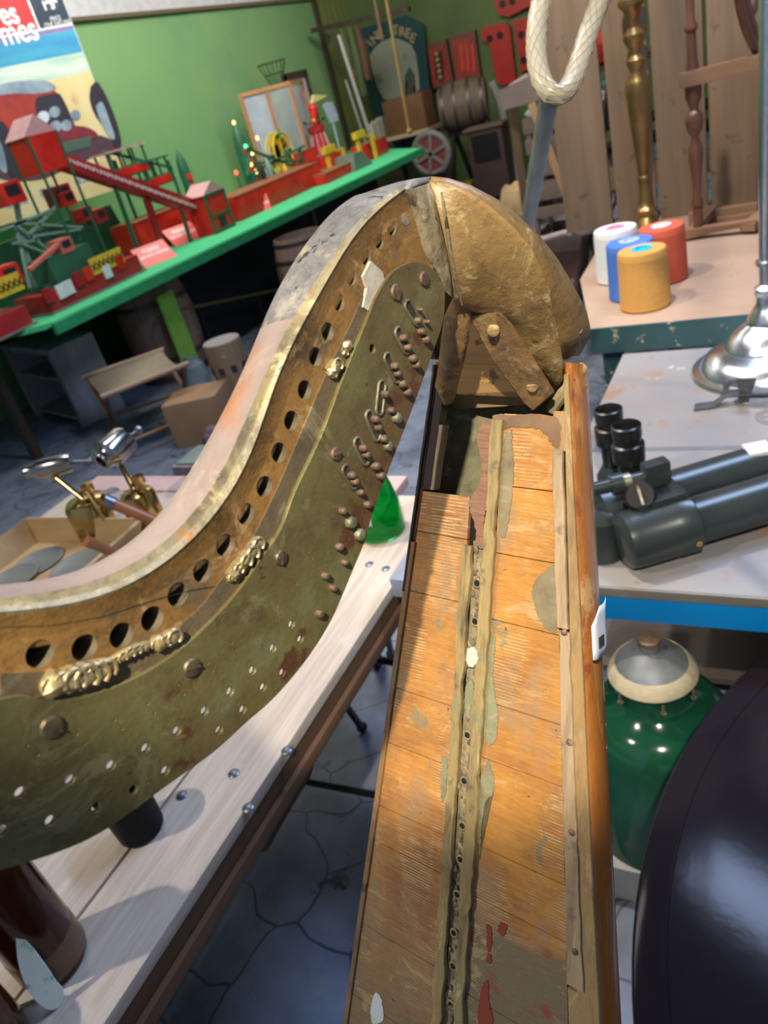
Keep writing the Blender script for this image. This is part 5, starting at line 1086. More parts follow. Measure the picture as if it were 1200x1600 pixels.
# big wheel, yellow
wc_ = T(437, 236, -5.2); fw = thing('toy_big_wheel', 'yellow toy big wheel on a green frame behind the long red platform', 'toy wheel', V((-5.2, wc_.y, T9)))
bm = BM(); rr = .19
for dx in (-.05, .05): tube(bm, [wc_+V((dx, math.cos(t)*rr, math.sin(t)*rr)) for t in [k*PI/12 for k in range(24)]], .012, 8, True)
for k in range(6): t = k*PI/6; bar(bm, wc_+V((0, math.cos(t)*rr, math.sin(t)*rr)), wc_-V((0, math.cos(t)*rr, math.sin(t)*rr)), .01, .10)
obj('wheel_rings', bm, m_tye, fw)
for s_ in (-1, 1): bm = BM(); bar(bm, V((-5.1, wc_.y+s_*.22, T9)), wc_+V((.07, 0, 0)), .03, .02); bar(bm, V((-5.3, wc_.y+s_*.22, T9)), wc_-V((.07, 0, 0)), .03, .02); obj('a_frame', bm, m_tgr, fw)
for k in range(8): t = k*PI/4; bm = BM(); p = wc_+V((0, math.cos(t)*rr, math.sin(t)*rr-.03)); bb(bm, p-V((.05, .02, .02)), p+V((.05, .02, .02))); obj('gondola', bm, m_tye if k % 2 else m_tdk, fw)
bm = BM(); lathe(bm, [(.04, 0), (.04, .01)], T(435, 208, -5.15), (1, 0, 0), n=16); obj('green_badge', bm, M_('bright_green', (.02, .35, .12), .4), fw)
# crossed green girders
gg = thing('toy_girders', 'crossed green metal toy girders in front of the big wheel', 'toy girders', V((-4.9, T(440, 262, -4.9).y, T9)))
for a, b in (((385,232),(480,268)), ((395,270),(475,228)), ((400,255),(478,250)), ((388,275),(390,225)), ((470,272),(468,232))):
    bm = BM(); p, q = T(*a, -4.9), T(*b, -4.9); bar(bm, p, q, .03, .02); obj('girder', bm, m_tgr, gg)
bm = BM(); bb(bm, (-4.95, T(392, 275, -4.9).y-.02, T9), (-4.85, T(392, 275, -4.9).y+.02, T(392, 270, -4.9).z)); bb(bm, (-4.95, T(470, 262, -4.9).y-.02, T9), (-4.85, T(470, 262, -4.9).y+.02, T(470, 262, -4.9).z)); obj('girder_foot', bm, m_tgr, gg)
# carousel with cone
cc = T(505, 232, -5.2); ca = thing('toy_carousel', 'red toy helter tower topped by a yellow cone flag', 'toy tower', V((-5.2, cc.y, T9)))
hb = T(497, 195, -5.2).z-T9; b0 = V((-5.2, cc.y-.05, T9))
bm = BM(); lathe(bm, [(.15, 0), (.14, .04), (.11, hb*.5), (.08, hb*.85), (.10, hb*.86), (.10, hb)], b0, n=24); obj('skirt', bm, m_drd, ca)
bm = BM()
for k in range(10): t = k*PI/5; bar(bm, b0+V((math.cos(t)*.145, math.sin(t)*.145, .05)), b0+V((math.cos(t)*.085, math.sin(t)*.085, hb*.84)), .008, .02)
obj('pale_stripes', bm, m_tpk, ca)
bm = BM(); ct_ = T(503, 162, -5.2); rod(bm, b0+V((0, 0, hb)), V((-5.2, cc.y, ct_.z)), .03, .05); blob(bm, V((-5.2, cc.y, ct_.z-.02)), .06); obj('head', bm, m_red, ca)
bm = BM(); prism(bm, [T(488,162,-5.2), T(490,148,-5.2), T(512,149,-5.2)], V((-.03, 0, 0))); obj('cone_flag', bm, M_('flag_yellow', (.75, .68, .25), .5), ca)
for a in range(6): t = a*PI/3; p = b0+V((math.cos(t)*.13, math.sin(t)*.13, hb+.06)); bm = BM(); rod(bm, b0+V((0, 0, hb+.02)), p, .006); blob(bm, p, .022); obj('seat_arm', bm, m_tye if a % 2 else m_tdk, ca)
# yellow gates
for i, (x0, x1, yb, yt, X) in enumerate([(516,540,262,238,-4.55),(563,585,240,215,-4.45)]):
    p, q = T(x0, yb, X), T(x1, yb-6, X); z_ = T(x0, yt, X).z; t = thing('toy_gate', ['yellow toy gate with two posts beside the short red platform', 'yellow toy gate near the far end of the felt table'][i], 'toy gate', V((X, (p.y+q.y)/2, T9)), 'yellow toy gates')
    for w_ in (p, q): bm = BM(); bb(bm, (X-.02, w_.y-.02, T9), (X+.02, w_.y+.02, z_)); obj('gate_post', bm, m_tye, t)
    bm = BM(); bb(bm, (X-.03, p.y-.05, z_), (X+.03, q.y-(q.y-p.y)*.5, z_+.07)); obj('gate_sign', bm, m_tye, t)
    bm = BM(); bb(bm, (X-.01, p.y, z_-.02), (X+.01, q.y, z_)); obj('gate_bar', bm, m_tye, t)
cg = T(565, 250, -4.3); bm = BM(); prism(bm, [V((-4.3, cg.y-.2, T9)), V((-4.3, cg.y+.25, T9)), V((-4.3, cg.y+.05, T9+.17)), V((-4.3, cg.y-.15, T9+.17))], V((-.25, 0, 0))); tag(obj('grey_model_hut', bm, M_('grey_glassy', (.16, .20, .17), .3), None), 'sloping grey glazed model hut between the short red platform and the far signs', 'toy hut')
# roundabout with arms
mc = T(22, 400, -4.75); ra = thing('toy_roundabout', 'pale green metal roundabout ride with radiating girder arms and red gondolas at the left edge', 'toy ride', V((-4.75, mc.y, T9)))
hubp = T(25, 348, -4.75)
bm = BM(); bar(bm, V((-4.75, mc.y-.03, T9)), T(22, 300, -4.75), .03, .03); bar(bm, V((-4.75, mc.y+.05, T9)), hubp, .022, .022); bar(bm, V((-4.65, mc.y-.12, T9)), hubp, .022, .022); obj('mast', bm, m_tgl, ra)
for a, b in (((20,352),(80,328)), ((22,348),(128,355)), ((45,367),(88,322)), ((45,370),(125,358)), ((25,352),(90,402)), ((20,380),(60,375)), ((30,380),(85,400)), ((0,360),(40,345))):
    bm = BM(); bar(bm, T(*a, -4.7), T(*b, -4.7), .022, .016); obj('arm', bm, m_tgl, ra)
def gondola(x, y, X, s, m=m_red):
    c = T(x, y, X); bm = BM(); bb(bm, (X-.06, c.y-s, c.z-s*.8), (X+.06, c.y+s, c.z+s*.8), .01); g_ = obj('gondola', bm, m, ra)
    bm = BM(); bb(bm, (X+.058, c.y-s*.6, c.z-s*.2), (X+.066, c.y+s*.6, c.z+s*.55)); obj('gondola_seat', bm, m_tdk, g_)
gondola(12, 303, -4.7, .09); gondola(8, 432, -4.4, .08); gondola(92, 306, -4.8, .085, m_drd); gondola(100, 312, -4.75, .06)
gondola(128, 336, -4.7, .06, m_drd); gondola(150, 338, -4.7, .06, m_drd); gondola(95, 385, -4.45, .06, M_('toy_salmon', (.62, .16, .12), .4))
bm = BM(); bar(bm, T(45, 422, -4.4), T(92, 380, -4.4), .04, .02); obj('salmon_arm', bm, _mc['toy_salmon'], ra)
# toy bases with yellow name boards
def base_unit(px, X, d, lab, sg, stxt):
    P = [T(*q, X) for q in px]; y0, y1 = min(p.y for p in P), max(p.y for p in P); z1 = max(p.z for p in P)
    t = thing('toy_stall', lab, 'toy base', (X, (y0+y1)/2, T9), 'toy ride bases')
    bm = BM(); bb(bm, (X-d, y0, T9), (X, y1, T9+.13), .006); obj('base_box', bm, m_drd, t)
    bm = BM(); bb(bm, (X-d-.02, y0-.02, T9), (X+.02, y1+.02, T9+.014)); obj('base_plinth', bm, M_('grey_plinth', (.20, .20, .18), .5), t)
    p, q = T(*sg[0], X+.012), T(*sg[1], X+.012); w_ = abs(q.y-p.y); c = (p+q)/2; h_ = .11
    bm = BM(); bb(bm, (X+.001, p.y, c.z-h_/2), (X+.010, q.y, c.z+h_/2)); so = obj('name_board', bm, m_tye, t)
    n = 7; bm = BM()
    for i in range(n):
        yy = p.y+w_*(i+.5)/n; s_ = w_/n*.42
        bar(bm, V((X+.013, yy-s_, c.z-s_*1.3)), V((X+.013, yy+s_, c.z+s_*1.3)), .012, .004); bar(bm, V((X+.013, yy+s_, c.z-s_*1.3)), V((X+.013, yy-s_, c.z+s_*.6)), .010, .004)
    obj('black_lettering', bm, m_tdk, so); return t, y0, y1
t_, y0_, y1_ = base_unit([(75,470),(225,425)], -4.35, .33, 'dark red toy stall with a yellow name board before the roundabout', [(142,415),(193,400)], '')
for i, (x, y, m_) in enumerate([(75,462,m_drd),(96,455,m_twh),(108,449,m_twh),(122,436,m_drd),(138,428,m_red),(168,424,m_twh),(188,410,m_red)]):
    c = T(x, y, -4.335); bm = BM(); bb(bm, (-4.345, c.y-.035, c.z-.045), (-4.33, c.y+.035, c.z+.045)); obj('ticket_block', bm, m_, t_)
bm = BM(); bb(bm, (-4.62, y0_+.1, T9+.131), (-4.45, y1_-.5, T9+.17)); bb(bm, (-4.6, y1_-.75, T9+.131), (-4.4, y1_-.35, T9+.32)); obj('machinery', bm, m_tgr, t_)
base_unit([(-60,500),(40,478)], -4.33, .45, 'dark red toy stall cut by the left edge of the photo', [(-30,452),(38,446)], '')
# warning cards
m_card = M_('coral_card', (.85, .14, .13), .35, 0, (.82, .15, .14), 3); m_cw = M_('card_white', (.9, .8, .8), .4)
def card(px_, py_, X, w_, h_, yaw, lab, rz=0, txt='PLEASE\nDO NOT TOUCH', par=None, z=None, lean=.35):
    c = T(px_, py_, X); c.z = T9+h_*.5*math.cos(lean)+.001
    Rm = Matrix.Rotation(math.radians(yaw), 3, 'Z') @ Matrix.Rotation(PI/2-lean, 3, 'X')
    M4 = Matrix.Translation(c) @ Rm.to_4x4() @ Matrix.Rotation(math.radians(rz), 4, 'Z')
    t = thing('warning_card', lab, 'card', c, 'red warning cards on the felt table')
    bm = BM(); box(bm, (0, 0, -.002), (w_, h_, .004)); bmesh.ops.transform(bm, matrix=M4, verts=bm.verts); obj('card_face', bm, m_card, t)
    for i, (ln, sz) in enumerate(((txt.split('\n')[0], h_*.26), (txt.split('\n')[1], h_*.17))):
        bm = text_bm(ln, sz, .0008, bold=.002); bmesh.ops.transform(bm, matrix=M4 @ Matrix.Translation((-.0, h_*(.22-.26*i), .001)), verts=bm.verts); obj('lettering', bm, m_cw, t)
pc = atz(245, 412, T9)
def card_at(px_, py_, w_, h_, lab, yaw=75, lean=.5):
    p = atz(px_, py_, T9); card(px_, py_, p.x, w_, h_, yaw, lab, lean=lean)
card_at(246, 410, .30, .19, 'coral red warning card, the nearer of the pair standing on the felt edge', 72, .75); card_at(290, 378, .30, .19, 'coral red warning card overlapping behind the nearer one', 72, .75)
card_at(408, 330, .20, .15, 'coral red warning card standing alone by the long red platform', 40, .5); card_at(577, 244, .22, .14, 'small coral warning card at the far end of the felt table', 72, .4)
# poster
PXX = -5.35
cr0, cr1, bl0, br0 = T(108, 0, PXX), T(190, 240, PXX), T(0, 333, PXX), T(172, 300, PXX)
yR = cr1.y; zB = T(172, 300, PXX).z; k_y = 1.0
po_ = thing('racing_poster', 'colour poster of a red vintage racing car on a beach', 'poster', V((PXX, yR-.9, zB)))
yL = yR-1.75; zT = 3.05
def pp(y0, z0, y1, z1, m, nm, e=.0, par=None): bm = BM(); bb(bm, (PXX-.002+e, y0, z0), (PXX+.002+e, y1, z1)); return obj(nm, bm, m, par or po_)
z_h = T(124, 38, PXX).z; z_g = T(135, 80, PXX).z; z_s = T(150, 110, PXX).z; z_r = T(172, 262, PXX).z
bm = BM(); bb(bm, (PXX-.03, yL-.01, zB), (PXX-.004, yR+.01, zT)); obj('backing_board', bm, m_twh, po_)
m_sand = M_('poster_sand', (.62, .50, .20), .5, 0, (.68, .60, .36), 2.2, layers=(((.50, .32, .18), 4, .60, .1),))
pp(yL, zB, yR, z_s, m_sand, 'sand')
pp(yL, z_s, yR, z_g, M_('poster_surf', (.62, .68, .62), .5, 0, (.30, .48, .40), 3, (1, .3, 2.5), layers=(((.55, .58, .22), 3, .58, .1),)), 'surf')
pp(yL, z_g, yR, z_h-.03, M_('poster_sea', (.03, .20, .42), .5, 0, (.06, .33, .48), 2.5, (1, .3, 2.5), layers=(((.10, .36, .20), 3, .63, .1),)), 'sea')
pp(yL, z_h-.03, yR, z_h, M_('poster_violet', (.22, .16, .34), .5), 'violet_band')
ydiv = T(50, 0, PXX).y; ydiv = T(64, 50, PXX).y
pp(ydiv+.02, z_h+.012, yR, zT, M_('poster_navy', (.02, .035, .06), .5), 'navy_panel', .0005); pp(yL, z_h+.012, ydiv-.005, zT, M_('poster_red', (.50, .03, .035), .5), 'red_panel', .0005); pp(yL, z_h, yR, z_h+.012, m_twh, 'white_rule')
def ptext(s, px_, py_, size, m=m_twh, bold=0, al='CENTER', nm='lettering'):
    c = T(px_, py_, PXX+.003); bm = text_bm(s, size, .0006, al, bold)
    Mt = Matrix.Translation(c) @ Matrix(((0, 0, 1, 0), (1, 0, 0, 0), (0, 1, 0, 0), (0, 0, 0, 1))); bmesh.ops.transform(bm, matrix=Mt, verts=bm.verts); return obj(nm, bm, m, po_)
ptext('es', 26, 13, .22, bold=.004, al='RIGHT'); ptext('mes', 57, 40, .24, bold=.004, al='RIGHT'); ptext('1959', 79, 6, .085, bold=.004); ptext('PRICE', 87, 27, .045); ptext('ONE SHILLING', 91, 35, .045)
m_pb = M_('poster_pale_blue', (.22, .38, .55), .5)
ptext('CING', 40, 312, .10, m_pb, .004, 'RIGHT'); ptext('CAR', 62, 306, .10, m_pb, .004, 'LEFT'); ptext('MODELS', 120, 285, .07, m_pb, .003, 'LEFT')
# painted car, flat shapes on the poster
def pshape(px, m, nm, e=.003, sp=True, cl=4):
    P = [T(x, y, PXX+e) for x, y in px]; 
    if sp: P = spline(P+[P[0]], cl)[:-1]
    bm = BM(); prism(bm, P, V((-.0012, 0, 0))); return obj(nm, bm, m, po_)
m_pc = M_('poster_car_red', (.42, .05, .03), .5, 0, (.24, .03, .03), 4); m_pk = M_('poster_dark', (.035, .03, .045), .5); m_pbl = M_('poster_steel_blue', (.13, .20, .28), .5, 0, (.3, .38, .45), 5)
pshape([(-30,265),(30,255),(60,235),(120,230),(150,210),(185,225),(186,238),(150,245),(110,262),(60,282),(0,282)], M_('poster_shadow', (.10, .05, .07), .5), 'painted_shadow', .0032)
pshape([(-30,130),(-2,125),(30,123),(60,132),(88,140),(105,170),(118,205),(60,215),(20,205),(-30,215)], m_pc, 'painted_body', .0042)
pshape([(-20,128),(20,121),(70,122),(88,135),(60,142),(20,140),(-20,142)], m_pbl, 'painted_bonnet', .005)
pshape([(54,155),(60,147),(88,143),(98,150),(118,195),(112,202),(66,205),(60,200)], m_pk, 'painted_grille', .0055)
for x, y, r in [(68,180,10),(86,172,9),(88,195,9),(105,194,9),(119,178,8)]: pshape([(x+r*math.cos(t), y+r*math.sin(t)) for t in [k*PI/4 for k in range(8)]], m_pbl if x != 68 else M_('poster_glint', (.55, .65, .75), .5), 'painted_lamp', .0065)
pshape([(-12,190),(0,185),(14,205),(26,240),(30,275),(22,284),(8,270),(-6,240),(-14,215)], m_pk, 'painted_tyre', .0065); pshape([(142,135),(152,128),(166,150),(182,190),(190,225),(182,232),(168,205),(150,180),(141,155)], m_pk, 'painted_tyre', .0065)
pshape([(-20,205),(-6,215),(4,245),(6,270),(-8,262),(-20,250)], m_pbl, 'painted_wheel', .007); pshape([(150,165),(160,160),(172,190),(180,215),(172,215),(158,190)], m_pbl, 'painted_wheel', .007)
pshape([(40,205),(120,195),(150,205),(148,216),(100,225),(50,222)], M_('poster_maroon', (.20, .03, .04), .5), 'painted_axle', .006)
pshape([(92,222),(143,212),(144,228),(96,240)], M_('poster_plate_green', (.06, .13, .10), .5), 'painted_number_plate', .0065, False)
# the poster stands turned a little towards the room, about its right edge
pvt = Matrix.Translation((PXX, yR, 0)) @ Matrix.Rotation(math.radians(-20), 4, 'Z') @ Matrix.Diagonal((1, .80, 1, 1)) @ Matrix.Translation((-PXX, -yR, 0))
po_.matrix_basis = pvt @ po_.matrix_basis
# dark green flat behind the rides
bm = BM(); a, b = T(18, 355, -5.15), T(172, 320, -5.15); prism(bm, [V((-5.15, yL-.2, T9)), V((-5.15, b.y+.1, T9)), V((-5.15, b.y, b.z)), V((-5.15, yL-.2, b.z))], V((-.08, 0, 0))); tag(obj('green_screen_box', bm, M_('bottle_green_board', (.008, .06, .03), .5), None), 'dark bottle-green board standing on the felt in front of the poster', 'board')
# display cabinet, frame, baskets
cx0 = -5.55; pA, pB, pC = T(376, 152, cx0), T(430, 134, cx0), T(468, 128, cx0)
m_cf = M_('orange_pine_frame', (.55, .27, .13), .45); gc = thing('glazed_cabinet', 'small pine framed glazed display cabinet on the felt table against the green wall', 'cabinet', V((cx0, pB.y, T9)))
m_glz = M_('cabinet_glass', (.55, .62, .66), .08, alpha=.25)
zt_ = pB.z; y_a, y_b, y_c = pA.y, pB.y, pB.y+.0
bm = BM(); X2 = cx0+.0; ps = [V((cx0, pA.y, 0)), V((cx0+.25, pB.y-.1, 0)), V((cx0, pC.y+.05, 0))]
for p in ps+[V((cx0-.25, pB.y+.2, 0))]: bar(bm, V((p.x, p.y, T9)), V((p.x, p.y, zt_)), .035, .035)
quad = [ps[0], ps[1], ps[2], V((cx0-.25, pB.y+.2, 0))]
for i in range(4):
    for z_ in (T9+.02, zt_-.015): bar(bm, quad[i]+V((0, 0, z_)), quad[(i+1) % 4]+V((0, 0, z_)), .035, .04)
mid = ps[0].lerp(ps[1], .5); bar(bm, mid+V((0, 0, T9)), mid+V((0, 0, zt_)), .03, .03)
obj('frame', bm, m_cf, gc)
for i in range(4):
    p, q = quad[i], quad[(i+1) % 4]; bm = BM(); prism(bm, [p+V((0, 0, T9+.02)), q+V((0, 0, T9+.02)), q+V((0, 0, zt_-.02)), p+V((0, 0, zt_-.02))], V((.002, .002, 0))); obj('glass_pane', bm, m_glz, gc)
bm = BM(); prism(bm, [ps[0]+V((0, 0, T9+.03)), mid+V((-.01, 0, T9+.03)), mid+V((-.01, 0, zt_-.04)), ps[0]+V((0, 0, zt_-.04))], V((-.01, .0, 0))); obj('mirror_panel', bm, M_('pale_mirror', (.62, .70, .85), .2), gc)
wx = T(412, 118, -5.7); wb = thing('wire_basket', 'dark wire basket standing on top of the glazed cabinet', 'basket', V((-5.6, wx.y, zt_)))
bm = BM(); c = V((-5.55, wx.y+.0, zt_+.0))
for k in range(16): t = k*PI/8; rod(bm, c+V((math.cos(t)*.07, math.sin(t)*.07, 0)), c+V((math.cos(t+.15)*.17, math.sin(t+.15)*.17, .24)), .004, n=5)
for rr, zz in ((.07, .004), (.12, .12), (.17, .24)): tube(bm, [c+V((math.cos(t)*rr, math.sin(t)*rr, zz)) for t in [k*PI/10 for k in range(20)]], .005, 5, True)
obj('wire_cage', bm, M_('dark_wire', (.06, .09, .05), .4, .5), wb)
fa, fb_ = T(445, 118, -5.8), T(494, 180, -5.8); mf = thing('framed_mirror', 'dark framed mirror with small red ornaments behind the glazed cabinet', 'mirror', V((-5.8, (fa.y+fb_.y)/2, T9)))
bm = BM(); bb(bm, (-5.86, fa.y, T9), (-5.83, fb_.y, fa.z-.03)); obj('mirror_glass', bm, M_('bright_mirror', (.6, .68, .74), .3), mf)
bm = BM(); bb(bm, (-5.84, fa.y-.03, fa.z-.05), (-5.79, fb_.y+.04, fa.z+.02)); bb(bm, (-5.84, fa.y-.03, T9), (-5.79, fa.y+.02, fa.z)); bb(bm, (-5.84, fb_.y, T9), (-5.79, fb_.y+.04, fa.z)); obj('mirror_frame', bm, M_('dark_frame', (.07, .035, .03), .4), mf)
bm = BM(); c = T(474, 150, -5.78); blob(bm, c, .05, (1, .7, 2)); rod(bm, V((-5.78, c.y, T9)), c, .02); obj('red_ornament', bm, m_red, mf)
c = T(517, 175, -5.6); bm = BM(); P = [T(506,165,-5.6), T(509,160,-5.6), T(519,159,-5.6), T(527,178,-5.6), T(529,188,-5.6), T(518,192,-5.6)]; prism(bm, P, V((-.02, 0, 0))); rod(bm, V((-5.61, c.y, T9)), V((-5.61, c.y, c.z)), .012); tag(obj('white_plaque', bm, M_('blueish_white', (.62, .72, .95), .4), None), 'small white shield-shaped plaque on a stick at the far end of the felt table', 'plaque')
# fairy bulbs
for i, (x, y, col) in enumerate([(367,193,(1, .55, .2)),(402,216,(1, .45, .15)),(384,229,(.1, 1, .35)),(394,239,(1, .8, .3)),(392,257,(1, .7, .25)),(369,270,(1, .1, .05)),(400,268,(1, .8, .3))]):
    c = T(x, y, -5.0) if i else cR2+V((0, 0, hR2+.014))
    t = thing('fairground_bulb', '', 'bulb', V((c.x, c.y, T9)) if i else c)
    bm = BM(); blob(bm, c, .018, (1, 1, 1.3)); obj('bulb', bm, M_('bulb_%d' % i, col, .4, emit=3.0), t)
    if i: bm = BM(); rod(bm, V((c.x, c.y, T9)), c-V((0, 0, .02)), .004, n=6); obj('wire_stem', bm, m_tdk, t)
    tag(t, ['lit orange bulb on the tip of the right rocket tower', 'lit orange bulb left of the big wheel', 'lit green bulb right of the right rocket tower', 'lit warm white bulb just below the green one', 'lit yellow bulb low beside the rocket tower', 'lit red bulb left of the rocket tower plinth', 'lit yellow bulb at the left end of the long red platform'][i], 'bulb', 'lit bulbs among the toys')
# little figures
for i, (x, y, m_, lab) in enumerate([(418,255,m_tgl,'pale green toy figure between the bulbs and the big wheel'),(445,262,m_tye,'yellow toy figure under the big wheel'),(408,262,m_tdk,'dark toy figure left of the big wheel'),(590,190,M_('cream_block', (.55, .55, .42), .6),'cream toy block building at the far end of the felt table'),(478,215,m_tgl,'pale toy spire behind the small red box')]):
    X = -4.8 if i < 3 else -5.4; c = T(x, y, X); bm = BM(); z = max(c.z, T9+.06)
    if i == 3:
        for k in range(3): bb(bm, (X-.1, c.y-.20+k*.17, T9), (X, c.y-.06+k*.17, c.z+.02*k))
    else: lathe(bm, [(.03, 0), (.035, .02), (.02, (z-T9)*.5), (.03, (z-T9)*.8), (.022, z-T9+.01), (.005, z-T9+.04)], V((X, c.y, T9)), n=12)
    tag(obj('toy_figure' if i != 3 else 'toy_blocks', bm, m_, None), lab, 'toy')

# ================================================================== far wall
def W(x, y, Y=11.9): return aty(x, y, Y)
def wq(px, Y, d, m, nm, par=None, e=0):
    P = [W(x, y, Y)+V((0, -e, 0)) for x, y in px]; bm = BM(); prism(bm, P, V((0, d, 0))); return obj(nm, bm, m, par)
psn = thing('pub_mirror_sign', 'tall dark teal pub sign with an arched faded mirror panel and cream lettering', 'sign', W(625, 200, 11.9))
m_sgn = M_('sign_teal', (.012, .055, .06), .4)
wq([(553,48),(633,24),(662,38),(672,150),(690,225),(610,238),(585,190)], 11.85, .04, m_sgn, 'sign_board', psn)
arc = [(578,88),(585,75),(598,64),(613,59),(628,62),(643,70),(650,85),(655,120),(656,140),(640,152),(612,158),(600,155),(590,135),(582,110)]
wq(arc, 11.85, .01, M_('faded_mirror', (.30, .31, .24), .25, 0, (.22, .24, .20), 1.5, layers=(((.10, .15, .13), 3, .60, .08), ((.33, .20, .15), 4, .64, .06))), 'arched_panel', psn, .012)
def wtext(s, x, y, size, rot, m, Y=11.83, par=None):
    bm = text_bm(s, size, .002, bold=.004); c = W(x, y, Y); M4 = Matrix.Translation(c) @ Matrix.Rotation(PI/2, 4, 'X') @ Matrix.Rotation(math.radians(rot), 4, 'Z'); bmesh.ops.transform(bm, matrix=M4, verts=bm.verts); return obj('lettering', bm, m, par)
m_crm = M_('cream_letter', (.34, .27, .17), .6)
for ch, x, y, r_ in [('P',572,80,55),('I',578,68,45),('N',586,60,32),('E',594,54,22),('T',618,48,0),('R',628,50,-10),('E',637,53,-22),('E',645,60,-32)]: wtext(ch, x, y, .17, r_, m_crm, par=psn)
wq([(633,118),(640,104),(648,118),(646,140),(650,150),(632,152),(636,135)], 11.83, .005, M_('mirror_motif', (.06, .07, .05), .5), 'dark_motif', psn)
for i, (px, lab) in enumerate([([(661,72),(696,62),(708,128),(671,141)], 'framed red panel with gold bosses, left of the pair on the far wall'), ([(702,57),(741,47),(751,122),(713,132)], 'framed red panel with dark bars, right of the pair on the far wall')]):
    t = thing('red_framed_panel', lab, 'panel', W(*px[3], 11.9), 'framed red panels'); cxp = sum(p[0] for p in px)/4; cyp = sum(p[1] for p in px)/4
    wq(px, 11.88, .12, M_('red_brown_frame', (.16, .05, .035), .5), 'panel_frame', t)
    inn = [(cxp+(x-cxp)*.80, cyp+2+(y-cyp)*.78) for x, y in px]; wq(inn, 11.88, .02, M_('deep_red', (.22, .012, .012), .5, 0, (.30, .03, .02), 5), 'panel_inset', t, .01)
    for u in ((-.12, .12) if i == 0 else (-.2, .05, .3)):
        wq([(cxp+u*36-2.5, cyp-20), (cxp+u*36+2.5, cyp-21), (cxp+u*36+6, cyp+22), (cxp+u*36+1, cyp+23)], 11.86, .01, M_('dark_bar', (.03, .015, .015), .5) if i == 0 else M_('orange_red', (.50, .05, .02), .5), 'upright_bar', t)
    if i == 0: 
        for k in range(5):
            bm = BM(); blob(bm, W(cxp-2+k*1.5, cyp-16+k*9, 11.83), .035); obj('gold_boss', bm, M_('gold_boss', (.35, .22, .07), .4), t)
m_rp = M_('red_painted_metal', (.40, .018, .012), .4, 0, (.30, .015, .012), 2, layers=(((.06, .01, .01), 6, .68, .03),))
for px, lab, hs_ in [([(752,48),(760,41),(790,36),(796,42),(806,128),(785,134),(776,126),(764,68),(753,62)], 'red metal tractor panel hanging right of the framed pair', [(765,60),(781,55)]), ([(801,32),(830,26),(834,60),(842,105),(814,112),(806,60)], 'red metal panel with round dark holes behind the hose', [(814,54),(818,94)]),
                     ([(772,-20),(836,-30),(838,0),(830,8),(795,26),(780,24),(774,10)], 'red metal panel at the top edge above the others', [(800,2),(785,6)]), ([(856,15),(893,8),(900,90),(898,112),(868,114),(862,60)], 'red metal panel seen between the two strands of hose', [(864,34),(881,30)]), ([(902,5),(935,-8),(938,40),(910,60)], 'red metal panel partly behind the right strand of hose', [(920,20)])]:
    t = thing('red_metal_panel', lab, 'panel', W(*px[-1], 11.9), 'red metal panels on the far wall'); wq(px, 11.90, .10, m_rp, 'panel_sheet', t)
    for x, y in hs_: bm = BM(); lathe(bm, [(.045, 0), (.045, .01)], W(x, y, 11.895), (0, -1, 0), n=14); obj('dark_hole', bm, m_black, t)
# rail with hanging things in the recess corner
hr = thing('hanging_rail', 'dark rail of hanging leather straps and caps on the olive boarded wall', 'rail', atx(500, 60, -5.95))
bm = BM(); bar(bm, aty(488, 48, 10.6), aty(640, 14, 10.6), .10, .06); obj('rail_bar', bm, m_dkw, hr)
for i, (x, y0, y1, w_, col) in enumerate([(508,50,70,.05,(.03,.03,.02)),(518,48,100,.05,(.05,.05,.02)),(533,45,130,.09,(.07,.09,.03)),(545,42,150,.10,(.06,.10,.035)),(556,40,125,.10,(.09,.045,.02)),(548,105,140,.14,(.10,.06,.02))]):
    p = aty(x, y0, 10.55); q = aty(x+(y1-y0)*.22, y1, 10.55); bm = BM(); tube(bm, [p, p.lerp(q, .4)+V((.02, 0, 0)), q], [w_*.35, w_*.8, w_*.5], 8); obj('hanging_strap', bm, M_('strap_%d' % i, col, .7), hr)
for (x0, y0, x1, y1, Y, r, m_, nm, lab, cat) in [(529,55,577,208,9.6,.025,M_('silvery_pole', (.42, .42, .42), .35, .5),'vacuum_pole','tall pale metal pole leaning at the far end of the felt table','pole'),(540,125,566,206,9.7,.016,_mc['silvery_pole'],'thin_pole','thinner short metal rod beside the tall pale pole','rod')]:
    a = aty(x0, y0, Y); b = aty(x1, y1, Y); b = a+(b-a)*((a.z-T9)/(a.z-b.z)); bm = BM(); rod(bm, a, b, r); tag(obj(nm, bm, m_, None), lab, cat)
bm = BM(); a = aty(604, 0, 7.5); b = aty(640, 205, 7.5); dd = (b-a); top_ = a-dd*((4.1-a.z)/dd.z*-1); top_ = a+(a-b)*((4.08-a.z)/(a.z-b.z)); tube(bm, [top_, a, b], .016, 8); blob(bm, b, .03); tag(obj('hanging_rope', bm, M_('tan_rope', (.38, .24, .08), .8), None), 'tan rope hanging from the ceiling in front of the pub sign', 'rope')
bm = BM(); a = aty(585, 0, 9.5); b = aty(597, 62, 9.5); top_ = a+(a-b)*((4.08-a.z)/(a.z-b.z)); tube(bm, [top_, a, b], .02, 8); tag(obj('hanging_rope', bm, M_('brown_rope', (.13, .08, .05), .8), None), 'darker brown rope hanging left of the tan one', 'rope')
